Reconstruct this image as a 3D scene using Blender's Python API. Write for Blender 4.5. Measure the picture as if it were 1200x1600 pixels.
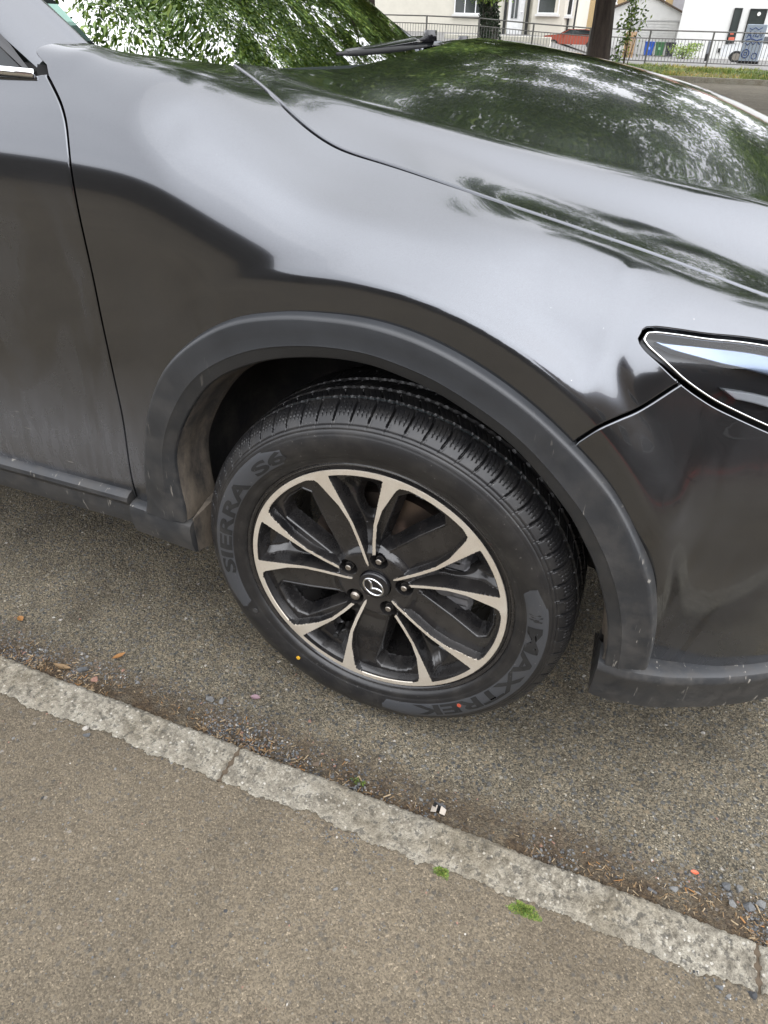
import bpy, bmesh, math, random
import numpy as np
from mathutils import Vector, Matrix
from mathutils.geometry import delaunay_2d_cdt
R = math.radians
for o in list(bpy.data.objects): bpy.data.objects.remove(o, do_unlink=True)
SC = bpy.context.scene; COL = SC.collection
# ---------------------------------------------------------------- camera
cam_d = bpy.data.cameras.new('camera'); cam = bpy.data.objects.new('camera', cam_d); COL.objects.link(cam); SC.camera = cam
PITCH, ROLL, YAW = 0.6293, 0.0281, -0.3555
cam_d.sensor_fit = 'HORIZONTAL'; cam_d.sensor_width = 36; cam_d.lens = 36 * 1052.5 / 1200
cam_d.clip_start = .02; cam_d.clip_end = 2000
_cp, _sp = math.cos(PITCH), math.sin(PITCH)
_f = Vector((math.sin(YAW) * _cp, math.cos(YAW) * _cp, -_sp)); _r = Vector((math.cos(YAW), -math.sin(YAW), 0)); _u = _r.cross(_f)
_r2 = math.cos(ROLL) * _r + math.sin(ROLL) * _u; _u2 = -math.sin(ROLL) * _r + math.cos(ROLL) * _u
cam.matrix_world = Matrix(((_r2.x, _u2.x, -_f.x, .3295), (_r2.y, _u2.y, -_f.y, -.8378), (_r2.z, _u2.z, -_f.z, 1.1822), (0, 0, 0, 1)))
# ---------------------------------------------------------------- light
SC.view_settings.view_transform = 'Standard'; SC.view_settings.look = 'None'; SC.view_settings.exposure = 0.82; SC.view_settings.gamma = 1
SUN_EL, SUN_AZ = R(52), R(105)          # azimuth measured from +Y towards +X
world = bpy.data.worlds.new('World'); SC.world = world; world.use_nodes = True
nt = world.node_tree; nt.nodes.clear()
def wn(t, **k):
    n = nt.nodes.new(t)
    for a, b in k.items(): setattr(n, a, b)
    return n
sky = wn('ShaderNodeTexSky', sky_type='NISHITA', sun_disc=False, sun_elevation=SUN_EL, sun_rotation=SUN_AZ, air_density=1.0, dust_density=2.0)
wtc = wn('ShaderNodeTexCoord'); wmp = wn('ShaderNodeMapping'); wmp.inputs['Scale'].default_value = (1, 1, 2.2)
wno = wn('ShaderNodeTexNoise'); wno.inputs['Scale'].default_value = 1.7; wno.inputs['Detail'].default_value = 6; wno.inputs['Roughness'].default_value = .5
wra = wn('ShaderNodeValToRGB'); wra.color_ramp.elements[0].position = .28; wra.color_ramp.elements[0].color = (.92,)*3 + (1,); wra.color_ramp.elements[1].position = .62; wra.color_ramp.elements[1].color = (1,)*3 + (1,)
wmx = wn('ShaderNodeMixRGB'); wmx.inputs[2].default_value = (14.0, 14.2, 14.9, 1)     # cloud layer, same units as the sky
# broad glow of the veiled sun in the cloud layer
wdt = wn('ShaderNodeVectorMath', operation='DOT_PRODUCT'); wnm = wn('ShaderNodeVectorMath', operation='NORMALIZE'); nt.links.new(wtc.outputs['Generated'], wnm.inputs[0]); nt.links.new(wnm.outputs[0], wdt.inputs[0])
_ga, _ge = R(128), R(46); wdt.inputs[1].default_value = (math.sin(_ga)*math.cos(_ge), math.cos(_ga)*math.cos(_ge), math.sin(_ge))
wgr = wn('ShaderNodeMapRange'); wgr.inputs[1].default_value = .35; wgr.inputs[2].default_value = 1; wgr.inputs[3].default_value = .62; wgr.inputs[4].default_value = 1.2; nt.links.new(wdt.outputs['Value'], wgr.inputs[0])
wbg = wn('ShaderNodeBackground'); wml = wn('ShaderNodeMath', operation='MULTIPLY'); wml.inputs[1].default_value = .150; nt.links.new(wgr.outputs[0], wml.inputs[0]); nt.links.new(wml.outputs[0], wbg.inputs[1]); wou = wn('ShaderNodeOutputWorld')
L = nt.links.new
L(wtc.outputs['Generated'], wmp.inputs[0]); L(wmp.outputs[0], wno.inputs[0]); L(wno.outputs[0], wra.inputs[0]); L(wra.outputs[0], wmx.inputs[0])
L(sky.outputs[0], wmx.inputs[1]); L(wmx.outputs[0], wbg.inputs[0]); L(wbg.outputs[0], wou.inputs[0])
sd = bpy.data.lights.new('sun', 'SUN'); sd.energy = .5; sd.angle = R(130); sd.color = (1, .96, .9)
sun = bpy.data.objects.new('sun', sd); COL.objects.link(sun)
sdir = Vector((math.sin(SUN_AZ) * math.cos(SUN_EL), math.cos(SUN_AZ) * math.cos(SUN_EL), math.sin(SUN_EL)))
sun.rotation_euler = sdir.to_track_quat('Z', 'Y').to_euler()
SC.cycles.max_bounces = 8; SC.cycles.glossy_bounces = 4; SC.cycles.transmission_bounces = 6; SC.cycles.transparent_max_bounces = 8
SC.cycles.caustics_reflective = False; SC.cycles.caustics_refractive = False
try: SC.cycles.use_denoising = True; SC.cycles.sample_clamp_indirect = 6
except Exception: pass
# ---------------------------------------------------------------- helpers
def tag(o, label=None, cat=None, group=None, kind=None):
    if label: o['label'] = label
    if cat: o['category'] = cat
    if group: o['group'] = group
    if kind: o['kind'] = kind
    return o
def empty(name, loc=(0, 0, 0), rz=0):
    o = bpy.data.objects.new(name, None); COL.objects.link(o); o.location = loc; o.rotation_euler = (0, 0, rz); o.empty_display_size = .1
    return o
def mk(name, V, F, mat=None, parent=None, smooth=True, normals=None, mats=None, fm=None):
    me = bpy.data.meshes.new(name)
    V = np.asarray(V, float)
    me.from_pydata(V.tolist() if len(V) < 200000 else V.tolist(), [], F if isinstance(F, list) else F.tolist()); 
    for m in (mats or [mat]):
        if m: me.materials.append(m)
    if fm is not None: me.polygons.foreach_set('material_index', np.asarray(fm, np.int32))
    me.polygons.foreach_set('use_smooth', np.full(len(me.polygons), bool(smooth)))
    me.update()
    if normals is not None: me.normals_split_custom_set_from_vertices(np.asarray(normals, float).tolist())
    o = bpy.data.objects.new(name, me); COL.objects.link(o)
    if parent: o.parent = parent
    return o
class MB:
    def __init__(s): s.v = []; s.f = []; s.m = []
    def add(s, V, F, m=0):
        n = len(s.v); s.v += [tuple(v) for v in V]; s.f += [[i + n for i in f] for f in F]; s.m += [m] * len(F)
    def box(s, c, d, rz=0, m=0, bev=0):
        x, y, z = (a / 2 for a in d); b = min(bev, x * .9, y * .9, z * .9) if bev else 0
        if b:
            V = []
            for sx in (-1, 1):
                for sy in (-1, 1):
                    for sz in (-1, 1): V += [(sx*(x-b), sy*(y-b), sz*z), (sx*(x-b), sy*y, sz*(z-b)), (sx*x, sy*(y-b), sz*(z-b))]
            bm = bmesh.new(); vs = [bm.verts.new(v) for v in V]
            h = bmesh.ops.convex_hull(bm, input=vs); V = [v.co.copy() for v in bm.verts]; bm.verts.index_update(); F = [[v.index for v in f.verts] for f in bm.faces]; bm.free()
        else:
            V = [(a*x, b2*y, c2*z) for a in (-1, 1) for b2 in (-1, 1) for c2 in (-1, 1)]
            F = [(0,1,3,2),(4,6,7,5),(0,4,5,1),(2,3,7,6),(0,2,6,4),(1,5,7,3)]
        cr, sr = math.cos(rz), math.sin(rz)
        s.add([(c[0] + v[0]*cr - v[1]*sr, c[1] + v[0]*sr + v[1]*cr, c[2] + v[2]) for v in V], F, m); return s
    def tube(s, pts, r, n=8, m=0, cap=True):
        pts = [Vector(p) for p in pts]; rr = r if isinstance(r, (list, tuple)) else [r] * len(pts)
        V = []; prev = None
        for i, p in enumerate(pts):
            t = (pts[min(i+1, len(pts)-1)] - pts[max(i-1, 0)]).normalized()
            a = Vector((0, 0, 1)) if abs(t.z) < .9 else Vector((1, 0, 0))
            u = t.cross(a).normalized(); v = t.cross(u)
            if prev is not None and u.dot(prev) < 0: pass
            for k in range(n):
                an = 2 * math.pi * k / n; V.append(p + (u * math.cos(an) + v * math.sin(an)) * rr[i])
        F = [[i*n+k, i*n+(k+1) % n, (i+1)*n+(k+1) % n, (i+1)*n+k] for i in range(len(pts)-1) for k in range(n)]
        if cap: F += [list(range(n))[::-1], list(range((len(pts)-1)*n, len(pts)*n))]
        s.add(V, F, m); return s
    def prism(s, poly, z0, z1, m=0):      # poly in xy
        n = len(poly); V = [(x, y, z0) for x, y in poly] + [(x, y, z1) for x, y in poly]
        s.add(V, [list(range(n))[::-1], list(range(n, 2*n))] + [[i, (i+1) % n, n+(i+1) % n, n+i] for i in range(n)], m); return s
    def build(s, name, mat=None, parent=None, smooth=False, mats=None):
        return mk(name, s.v, s.f, mat, parent, smooth, mats=mats, fm=s.m if mats else None)
def grid_faces(n, m, wrap=False):
    i = np.arange(n - (0 if wrap else 1)); j = np.arange(m - 1); I, J = np.meshgrid(i, j, indexing='ij'); I2 = (I + 1) % n
    return np.stack([I*m+J, I2*m+J, I2*m+J+1, I*m+J+1], -1).reshape(-1, 4)
# ---------------------------------------------------------------- materials
class NT:
    def __init__(s, name):
        s.m = bpy.data.materials.new(name); s.m.use_nodes = True; s.t = s.m.node_tree; s.t.nodes.clear()
        s.out = s.t.nodes.new('ShaderNodeOutputMaterial'); s.p = s.t.nodes.new('ShaderNodeBsdfPrincipled'); s.t.links.new(s.p.outputs[0], s.out.inputs[0])
        s.tc = s.t.nodes.new('ShaderNodeTexCoord'); s.co = s.tc.outputs['Object']
    def link(s, a, b): s.t.links.new(a, b)
    def setp(s, **k):
        for a, b in k.items():
            i = s.p.inputs[a.replace('_', ' ')]
            if hasattr(b, 'is_output') or hasattr(b, 'links'): s.link(b, i)
            else: i.default_value = (tuple(b) + (1,)) if isinstance(b, (tuple, list)) and len(b) == 3 and i.type == 'RGBA' else b
        return s
    def noise(s, scale, detail=4, rough=.5, co=None, stretch=None, dist=0):
        n = s.t.nodes.new('ShaderNodeTexNoise'); n.inputs['Scale'].default_value = scale; n.inputs['Detail'].default_value = detail; n.inputs['Roughness'].default_value = rough; n.inputs['Distortion'].default_value = dist
        s.link(s.mapping(stretch, co) if stretch else (co or s.co), n.inputs['Vector']); return n.outputs['Fac']
    def mapping(s, sc, co=None, loc=(0, 0, 0), rot=(0, 0, 0)):
        m = s.t.nodes.new('ShaderNodeMapping'); m.inputs['Scale'].default_value = sc; m.inputs['Location'].default_value = loc; m.inputs['Rotation'].default_value = rot
        s.link(co or s.co, m.inputs[0]); return m.outputs[0]
    def vor(s, scale, feat='F1', co=None, rnd=1, out='Distance'):
        n = s.t.nodes.new('ShaderNodeTexVoronoi'); n.feature = feat; n.inputs['Scale'].default_value = scale; n.inputs['Randomness'].default_value = rnd
        s.link(co or s.co, n.inputs['Vector']); return n.outputs[out]
    def ramp(s, f, stops, mode='LINEAR'):
        n = s.t.nodes.new('ShaderNodeValToRGB'); n.color_ramp.interpolation = mode
        e = n.color_ramp.elements
        while len(e) < len(stops): e.new(.5)
        for i, (p, c) in enumerate(stops):
            e[i].position = p; e[i].color = (c, c, c, 1) if isinstance(c, (int, float)) else tuple(c) + (1,)
        s.link(f, n.inputs[0]); return n.outputs[0]
    def mix(s, f, a, b, t='MIX'):
        n = s.t.nodes.new('ShaderNodeMixRGB'); n.blend_type = t
        for i, v in ((0, f), (1, a), (2, b)):
            if hasattr(v, 'links'): s.link(v, n.inputs[i])
            else: n.inputs[i].default_value = v if i == 0 else ((v, v, v, 1) if isinstance(v, (int, float)) else tuple(v)[:3] + (1,))
        return n.outputs[0]
    def math(s, op, a, b=0, c=None, clamp=False):
        n = s.t.nodes.new('ShaderNodeMath'); n.operation = op; n.use_clamp = clamp
        for i, v in enumerate((a, b) if c is None else (a, b, c)):
            if hasattr(v, 'links'): s.link(v, n.inputs[i])
            else: n.inputs[i].default_value = v
        return n.outputs[0]
    def sep(s, co=None):
        n = s.t.nodes.new('ShaderNodeSeparateXYZ'); s.link(co or s.co, n.inputs[0]); return n.outputs
    def bump(s, h, strength=.3, dist=.002, inp='Normal'):
        n = s.t.nodes.new('ShaderNodeBump'); n.inputs['Strength'].default_value = strength; n.inputs['Distance'].default_value = dist
        s.link(h, n.inputs['Height']); s.link(n.outputs[0], s.p.inputs[inp]); return s
def simple(name, col, rough=.6, metal=0, var=.15, scale=6, bump=0, bscale=60, **k):
    n = NT(name); f = n.noise(scale, 5, .6)
    c = n.mix(1, tuple(col), n.ramp(f, [(.3, 1 - var), (.7, 1 + 0*var)]), 'MULTIPLY')
    n.setp(Base_Color=c, Roughness=rough, Metallic=metal, **k)
    if bump: n.bump(n.noise(bscale, 3), bump, .01)
    return n.m
M = {}
# ---------------------------------------------------------------- body surface: height h(x, w) over a plane leaning 45 degrees
S2 = math.sqrt(2.0)
KEYS = {
-2.30: [(.05,.20),(.03,.30),(.006,.43),(.020,.60),(.020,.82),(.021,1.022),(.033,1.050),(.066,1.096),(.097,1.140),(.25,1.152),(.265,1.153),(.29,1.154),(.32,1.156),(.36,1.158),(.55,1.164),(.91,1.174)],
-1.20: [(.05,.20),(.03,.30),(.006,.43),(.020,.60),(.020,.82),(.021,1.022),(.033,1.050),(.066,1.096),(.097,1.140),(.25,1.152),(.265,1.153),(.29,1.154),(.32,1.156),(.36,1.158),(.55,1.164),(.91,1.174)],
-0.62: [(.05,.20),(.03,.30),(.006,.43),(.020,.60),(.020,.82),(.021,1.022),(.033,1.050),(.066,1.096),(.097,1.140),(.25,1.152),(.265,1.153),(.29,1.154),(.32,1.156),(.36,1.158),(.55,1.164),(.91,1.174)],
-0.50: [(.05,.20),(.03,.30),(.006,.43),(.016,.60),(.016,.82),(.018,1.020),(.031,1.049),(.062,1.092),(.102,1.130),(.25,1.143),(.262,1.144),(.28,1.146),(.30,1.148),(.33,1.150),(.55,1.162),(.91,1.172)],
-0.33: [(.05,.20),(.03,.30),(.008,.43),(.010,.60),(.006,.80),(.009,1.000),(.025,1.034),(.070,1.080),(.14,1.112),(.228,1.122),(.24,1.124),(.25,1.126),(.27,1.130),(.30,1.135),(.50,1.155),(.91,1.170)],
-0.24: [(.05,.20),(.03,.30),(.010,.43),(.010,.60),(.005,.78),(.009,.950),(.040,1.014),(.090,1.048),(.15,1.071),(.200,1.087),(.215,1.090),(.235,1.095),(.26,1.100),(.30,1.110),(.50,1.143),(.91,1.166)],
-0.14: [(.05,.20),(.03,.30),(.012,.43),(.010,.60),(.004,.80),(.006,.895),(.045,.972),(.100,1.000),(.15,1.022),(.180,1.0365),(.20,1.047),(.235,1.064),(.265,1.079),(.33,1.086),(.50,1.125),(.91,1.160)],
 0.00: [(.06,.20),(.05,.30),(.050,.43),(.040,.60),(.015,.80),(.008,.88),(.055,.948),(.105,.973),(.15,.994),(.172,1.0045),(.20,1.016),(.245,1.034),(.283,1.052),(.34,1.061),(.50,1.098),(.91,1.150)],
 0.15: [(.07,.20),(.06,.30),(.060,.43),(.050,.60),(.030,.75),(.012,.84),(.050,.912),(.100,.953),(.15,.971),(.170,.975),(.20,.980),(.24,.990),(.300,1.024),(.36,1.033),(.50,1.060),(.91,1.128)],
 0.30: [(.07,.20),(.05,.30),(.035,.43),(.030,.56),(.028,.67),(.025,.75),(.047,.840),(.095,.905),(.15,.937),(.175,.942),(.20,.947),(.245,.961),(.312,1.004),(.365,1.010),(.50,1.030),(.91,1.100)],
 0.40: [(.05,.20),(.030,.30),(.017,.43),(.016,.57),(.026,.68),(.043,.77),(.067,.850),(.112,.893),(.155,.914),(.180,.919),(.21,.925),(.25,.937),(.318,.991),(.37,.996),(.50,1.010),(.91,1.075)],
 0.50: [(.075,.20),(.053,.30),(.041,.43),(.041,.56),(.057,.67),(.085,.76),(.107,.835),(.138,.870),(.168,.888),(.193,.893),(.22,.899),(.258,.912),(.328,.975),(.38,.980),(.50,.990),(.91,1.040)],
 0.65: [(.135,.20),(.115,.30),(.108,.43),(.110,.55),(.126,.65),(.148,.73),(.170,.795),(.190,.828),(.210,.845),(.232,.850),(.257,.857),(.30,.872),(.372,.932),(.40,.939),(.52,.947),(.91,.975)],
 0.80: [(.25,.20),(.235,.30),(.225,.43),(.225,.54),(.24,.63),(.258,.70),(.275,.755),(.286,.780),(.298,.795),(.315,.800),(.335,.806),(.365,.820),(.415,.867),(.44,.875),(.55,.885),(.91,.900)],
 0.93: [(.49,.20),(.48,.30),(.470,.43),(.468,.52),(.47,.60),(.478,.65),(.488,.685),(.498,.700),(.508,.710),(.520,.715),(.54,.720),(.56,.730),(.58,.750),(.60,.755),(.70,.765),(.91,.775)],
}
def herm(xk, yk, x):
    xk = np.asarray(xk, float); yk = np.asarray(yk, float); x = np.asarray(x, float)
    d = np.diff(yk) / np.diff(xk)
    m = np.empty_like(yk); m[0] = d[0]; m[-1] = d[-1]
    h = np.diff(xk)
    m[1:-1] = (d[:-1] * h[1:] + d[1:] * h[:-1]) / (h[1:] + h[:-1])
    # limit overshoot
    for i in range(len(d)):
        lim = 3 * abs(d[i]) + 0.05
        m[i] = max(-lim, min(lim, m[i])); m[i+1] = max(-lim, min(lim, m[i+1]))
    i = np.clip(np.searchsorted(xk, x) - 1, 0, len(xk) - 2)
    t = np.clip((x - xk[i]) / h[i], 0, 1); H = h[i]
    return (2*t**3-3*t**2+1)*yk[i] + (t**3-2*t**2+t)*H*m[i] + (-2*t**3+3*t**2)*yk[i+1] + (t**3-t**2)*H*m[i+1]
def blur(A, sx, sy):
    def b(A, s, ax):
        if s <= 0: return A
        n = int(3 * s) + 1
        k = np.exp(-.5 * (np.arange(-n, n + 1) / s) ** 2); k /= k.sum()
        P = np.pad(A, [(n, n) if a == ax else (0, 0) for a in range(2)], mode='reflect', reflect_type='odd')
        return np.apply_along_axis(lambda v: np.convolve(v, k, mode='valid'), ax, P)
    return b(b(A, sx, 0), sy, 1)
GS = 0.005
GX = np.arange(-2.30, 0.951, GS); GW = np.arange(.14, 1.50, GS)
def build_h():
    xs = sorted(KEYS); n = len(KEYS[xs[0]])
    T = np.array([[KEYS[x][i] for i in range(n)] for x in xs])      # (stations, keys, 2)
    Y = np.stack([herm(xs, T[:, i, 0], GX) for i in range(n)], 1); Z = np.stack([herm(xs, T[:, i, 1], GX) for i in range(n)], 1)
    def b1(v, sg):
        n_ = int(3 * sg) + 1; k = np.exp(-.5 * (np.arange(-n_, n_ + 1) / sg) ** 2); k /= k.sum(); return np.convolve(np.pad(v, n_, mode='reflect', reflect_type='odd'), k, mode='valid')
    for i in range(n):
        sg = 4.0 if i < 9 else 7.0
        Y[:, i] = b1(Y[:, i], sg); Z[:, i] = b1(Z[:, i], sg)
    # bonnet crown: one smooth arc from the ridge (key 12) to the centre line
    yr, zr = Y[:, 12], Z[:, 12]; zc = b1(Z[:, 15], 14); tq = np.array([.06, .14, .25, .38, .52, .68, .84, 1.0])
    Yb = yr[:, None] + (.91 - yr)[:, None] * tq; Zb = zr[:, None] + (zc - zr)[:, None] * (1.5 * tq - .5 * tq ** 3)
    Y = np.concatenate([Y[:, :13], Yb], 1); Z = np.concatenate([Z[:, :13], Zb], 1); n = Y.shape[1]
    Wk = (Z + Y) / S2; Hk = (Z - Y) / S2
    H = np.zeros((len(GX), len(GW)))
    for i in range(len(GX)):
        w = Wk[i].copy(); h = Hk[i]
        w = np.maximum.accumulate(w + np.arange(n) * 1e-6)
        v = herm(w, h, GW)
        lo = GW < w[0]; v[lo] = h[0] + (GW[lo] - w[0]) * (h[1]-h[0])/(w[1]-w[0])
        hi = GW > w[-1]
        v[hi] = h[-1] - (GW[hi] - w[-1])
        H[i] = v
    Hs = blur(H, 3, 5); k = np.clip((GW - 1.02) / .07, 0, 1); k = (k * k * (3 - 2 * k))[None, :]
    H = blur(H, 1.5, 1.1) * (1 - k) + Hs * k
    # wheel-arch wall: near-vertical face inside a circle, falling away outside it
    X, W = np.meshgrid(GX, GW, indexing='ij')
    y = (W - H) / S2; z = (W + H) / S2
    Hw = H.copy()
    yw = np.full_like(H, .0)
    for _ in range(30):
        zz = (W + Hw) / S2
        r = np.hypot(X + .05, zz - .365)
        dd = np.clip(r - .535, 0, .3)
        fr_ = np.clip((X - .16) / .14, 0, 1); yw = .003 + dd * (1.3 - .75 * fr_) + 25 * (1 - fr_) * dd * dd + 3 * fr_ * dd * dd
        yw = yw + np.clip(-.25 - X, 0, 1) * .10 + np.clip(.60 - zz, 0, 1) * .16 * fr_
        Hn = W - S2 * yw
        Hw = .75 * Hw + .25 * Hn
    Hw = np.where(y > .13, H - .5, Hw)
    k = .0035 + .0012 * np.clip((-.02 - X) / .12, 0, 1)
    m = np.maximum(H, Hw)
    H = m + k * np.log(np.exp((H - m) / k) + np.exp((Hw - m) / k)) - 0
    H = blur(H, 1.3, 1.1)
    Hb = blur(blur(H, 9, 8), 5, 5); kx = np.clip((X - .455) / .07, 0, 1) * np.clip((.66 - W) / .08, 0, 1) * np.clip((.93 - X) / .1, 0, 1)
    return H * (1 - kx) + Hb * kx
HG = build_h()
HX, HW = np.gradient(HG, GS)
def bil(A, x, w):
    fx = np.clip((np.asarray(x) - GX[0]) / GS, 0, len(GX) - 1.001); fw = np.clip((np.asarray(w) - GW[0]) / GS, 0, len(GW) - 1.001)
    i = fx.astype(int); j = fw.astype(int); a = fx - i; b = fw - j
    return A[i, j]*(1-a)*(1-b) + A[i+1, j]*a*(1-b) + A[i, j+1]*(1-a)*b + A[i+1, j+1]*a*b
def body_pn(x, w):
    x = np.asarray(x, float); w = np.asarray(w, float)
    h = bil(HG, x, w); hx = bil(HX, x, w); hw = bil(HW, x, w)
    P = np.stack([x, (w - h) / S2, (w + h) / S2], -1)
    a = np.stack([np.ones_like(h), -hx / S2, hx / S2], -1); b = np.stack([0*h, (1 - hw) / S2, (1 + hw) / S2], -1)
    N = np.cross(a, b); N /= np.linalg.norm(N, axis=-1, keepdims=True)
    N[N[..., 2] - N[..., 1] < 0] *= -1
    return P, N
# ---------------------------------------------------------------- materials: car
def m_paint():
    n = NT('grey_metallic_paint')
    x, y, z = n.sep()[0:3]
    fl = n.vor(900, out='Color')
    flake = n.ramp(n.sep(fl)[0], [(0, .97), (1, 1.03)])
    dust = n.noise(9, 6, .6)
    fine = n.noise(160, 3, .7)
    low = n.ramp(z, [(.30, 1), (.62, .45), (.95, .06), (1.1, .02)])
    smear = n.noise(5.5, 4, .55, stretch=(1.0, 1, .45), dist=1.4)
    wiped = n.ramp(smear, [(.40, 0), (.47, 1)])
    low = n.math('MAXIMUM', low, n.math('MULTIPLY', n.ramp(z, [(.93, .8), (1.04, 0)]), n.math('LESS_THAN', x, -.497)))
    dm = n.mix(1, n.mix(1, low, n.ramp(dust, [(.3, .35), (.7, 1)]), 'MULTIPLY'), n.mix(1, n.ramp(fine, [(.3, .9), (.7, 1)]), wiped, 'MULTIPLY'), 'MULTIPLY')
    base = n.mix(1, (.110, .116, .127), flake, 'MULTIPLY')
    col = n.mix(n.math('MULTIPLY', dm, .30), base, (.105, .103, .102))
    film = n.math('MULTIPLY', n.ramp(n.math('ADD', z, n.math('MULTIPLY', n.math('ADD', x, .5), -.10)), [(.435, 0), (.455, 1), (.54, .8), (.70, 0)]), n.math('LESS_THAN', x, -.30))
    film = n.math('MULTIPLY', film, n.ramp(n.noise(60, 4, .6, stretch=(1, 1, .16)), [(.3, .55), (.7, 1)]))
    col = n.mix(n.math('MULTIPLY', film, .34), col, (.165, .17, .19))
    scr = n.ramp(n.noise(46, 2, .5, stretch=(.35, 1, 7)), [(.735, 0), (.76, 1)])
    scz = n.ramp(z, [(.3, .9), (.62, .8), (.75, 0)])
    scr = n.math('MULTIPLY', n.math('MULTIPLY', scr, scz), n.ramp(n.noise(5, 2), [(.5, 0), (.6, 1)]))
    spk = n.math('MULTIPLY', n.ramp(n.vor(85), [(.05, 1), (.08, 0)]), n.ramp(n.sep(n.vor(85, out='Color'))[0], [(.93, 0), (.94, 1)]))
    spk = n.math('MULTIPLY', spk, n.ramp(z, [(.3, .8), (.8, .35), (1.1, .1)]))
    sc2 = n.math('MAXIMUM', scr, spk)
    col = n.mix(n.math('MULTIPLY', sc2, .75), col, (.62, .60, .56))
    n.setp(Base_Color=col, Metallic=n.math('SUBTRACT', n.math('SUBTRACT', .97, n.math('MULTIPLY', film, .45)), n.math('MULTIPLY', dm, .16)), Roughness=n.math('ADD', .14, n.math('MULTIPLY', dm, .25)),
           Coat_Weight=n.math('SUBTRACT', 1, n.math('MULTIPLY', dm, .35)), Coat_Roughness=n.math('ADD', n.math('ADD', .018, n.math('MULTIPLY', film, .25)), n.math('MULTIPLY', dm, .16)), Coat_IOR=1.5)
    return n.m
M['paint'] = m_paint()
def m_clad():
    n = NT('grained_black_plastic'); z = n.sep()[2]
    f = n.noise(14, 5, .6); sc = n.ramp(n.noise(60, 3, .5, stretch=(2.6, 1, .22), dist=.8), [(.675, 0), (.71, 1)])
    low = n.ramp(z, [(.30, 1), (.60, .6), (.78, 0)])
    dirt = n.math('MULTIPLY', n.ramp(n.noise(22, 6, .7), [(.42, 0), (.66, 1)]), low)
    col = n.mix(1, (.026, .028, .031), n.ramp(f, [(.3, .8), (.7, 1.15)]), 'MULTIPLY')
    col = n.mix(n.math('MULTIPLY', dirt, .22), col, (.16, .14, .115))
    col = n.mix(n.math('MULTIPLY', sc, n.math('MULTIPLY', low, .6)), col, (.42, .39, .34))
    n.setp(Base_Color=col, Roughness=n.math('ADD', .34, n.math('MULTIPLY', dirt, .3)), Specular_IOR_Level=.55)
    n.bump(n.noise(420, 2), .12, .001); return n.m
M['clad'] = m_clad()
def m_liner():
    n = NT('dusty_wheel_arch_liner'); z = n.sep()[2]
    d = n.math('MULTIPLY', n.ramp(n.noise(12, 6, .7), [(.4, 0), (.65, 1)]), n.ramp(z, [(.3, 1), (.75, 0)]))
    n.setp(Base_Color=n.mix(n.math('MULTIPLY', d, .5), (.012, .012, .013), (.14, .12, .10)), Roughness=.8); n.bump(n.noise(90, 3), .3, .002); return n.m
M['liner'] = m_liner()
def m_lip():
    n = NT('muddy_arch_edge'); d = n.ramp(n.noise(16, 6, .7, stretch=(1, 1, .4)), [(.38, 0), (.62, 1)])
    n.setp(Base_Color=n.mix(n.math('MULTIPLY', d, n.ramp(n.sep()[2], [(.35, .8), (.6, .5), (.78, .05)])), (.022, .021, .021), (.20, .165, .125)), Roughness=.75); n.bump(n.noise(150, 3), .3, .001); return n.m
M['lip'] = m_lip()
M['gloss'] = simple('gloss_black_plastic', (.012, .012, .014), .12, 0, .1, Coat_Weight=.5)
def m_rimblack():
    n = NT('gloss_black_wheel_paint'); d = n.ramp(n.noise(20, 5, .65), [(.35, 0), (.75, 1)])
    n.setp(Base_Color=n.mix(n.math('MULTIPLY', d, .35), (.010, .010, .011), (.07, .062, .055)), Roughness=n.math('ADD', .16, n.math('MULTIPLY', d, .3)), Coat_Weight=.6, Coat_Roughness=.05); return n.m
M['rimb'] = m_rimblack()
def m_machined():
    n = NT('machined_alloy'); d = n.noise(13, 5, .6); g = n.noise(900, 1, .5)
    n.setp(Base_Color=n.mix(1, n.ramp(d, [(.3, (.62, .55, .45)), (.7, (.74, .69, .60))]), n.ramp(g, [(.3, .9), (.7, 1.05)]), 'MULTIPLY'), Metallic=.45, Roughness=.34); return n.m
M['mach'] = m_machined()
M['chrome'] = simple('chrome', (.78, .79, .80), .12, 1, .05)
M['steel'] = simple('dull_steel', (.42, .38, .33), .42, .9, .3, 60)
M['disc'] = simple('brake_steel', (.25, .20, .17), .38, .9, .35, 30)
M['caliper'] = simple('grey_cast_metal', (.22, .22, .23), .5, .3, .3, 30)
def m_rubber(name, c, r, b=.1):
    n = NT(name); d = n.noise(24, 6, .65); sp = n.ramp(n.noise(210, 2), [(.70, 0), (.74, 1)])
    col = n.mix(n.math('MULTIPLY', n.ramp(d, [(.45, 0), (.75, 1)]), .3), c, (.075, .070, .062))
    n.setp(Base_Color=n.mix(n.math('MULTIPLY', sp, .22), col, (.35, .33, .3)), Roughness=r, Specular_IOR_Level=.62)
    n.bump(n.noise(500, 2), b, .0006); return n.m
M['rubber'] = m_rubber('black_rubber', (.011, .011, .012), .40)
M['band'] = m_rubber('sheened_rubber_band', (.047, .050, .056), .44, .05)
M['letter'] = m_rubber('ribbed_rubber_lettering', (.006, .006, .006), .8, .05)
M['glass'] = None
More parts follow.
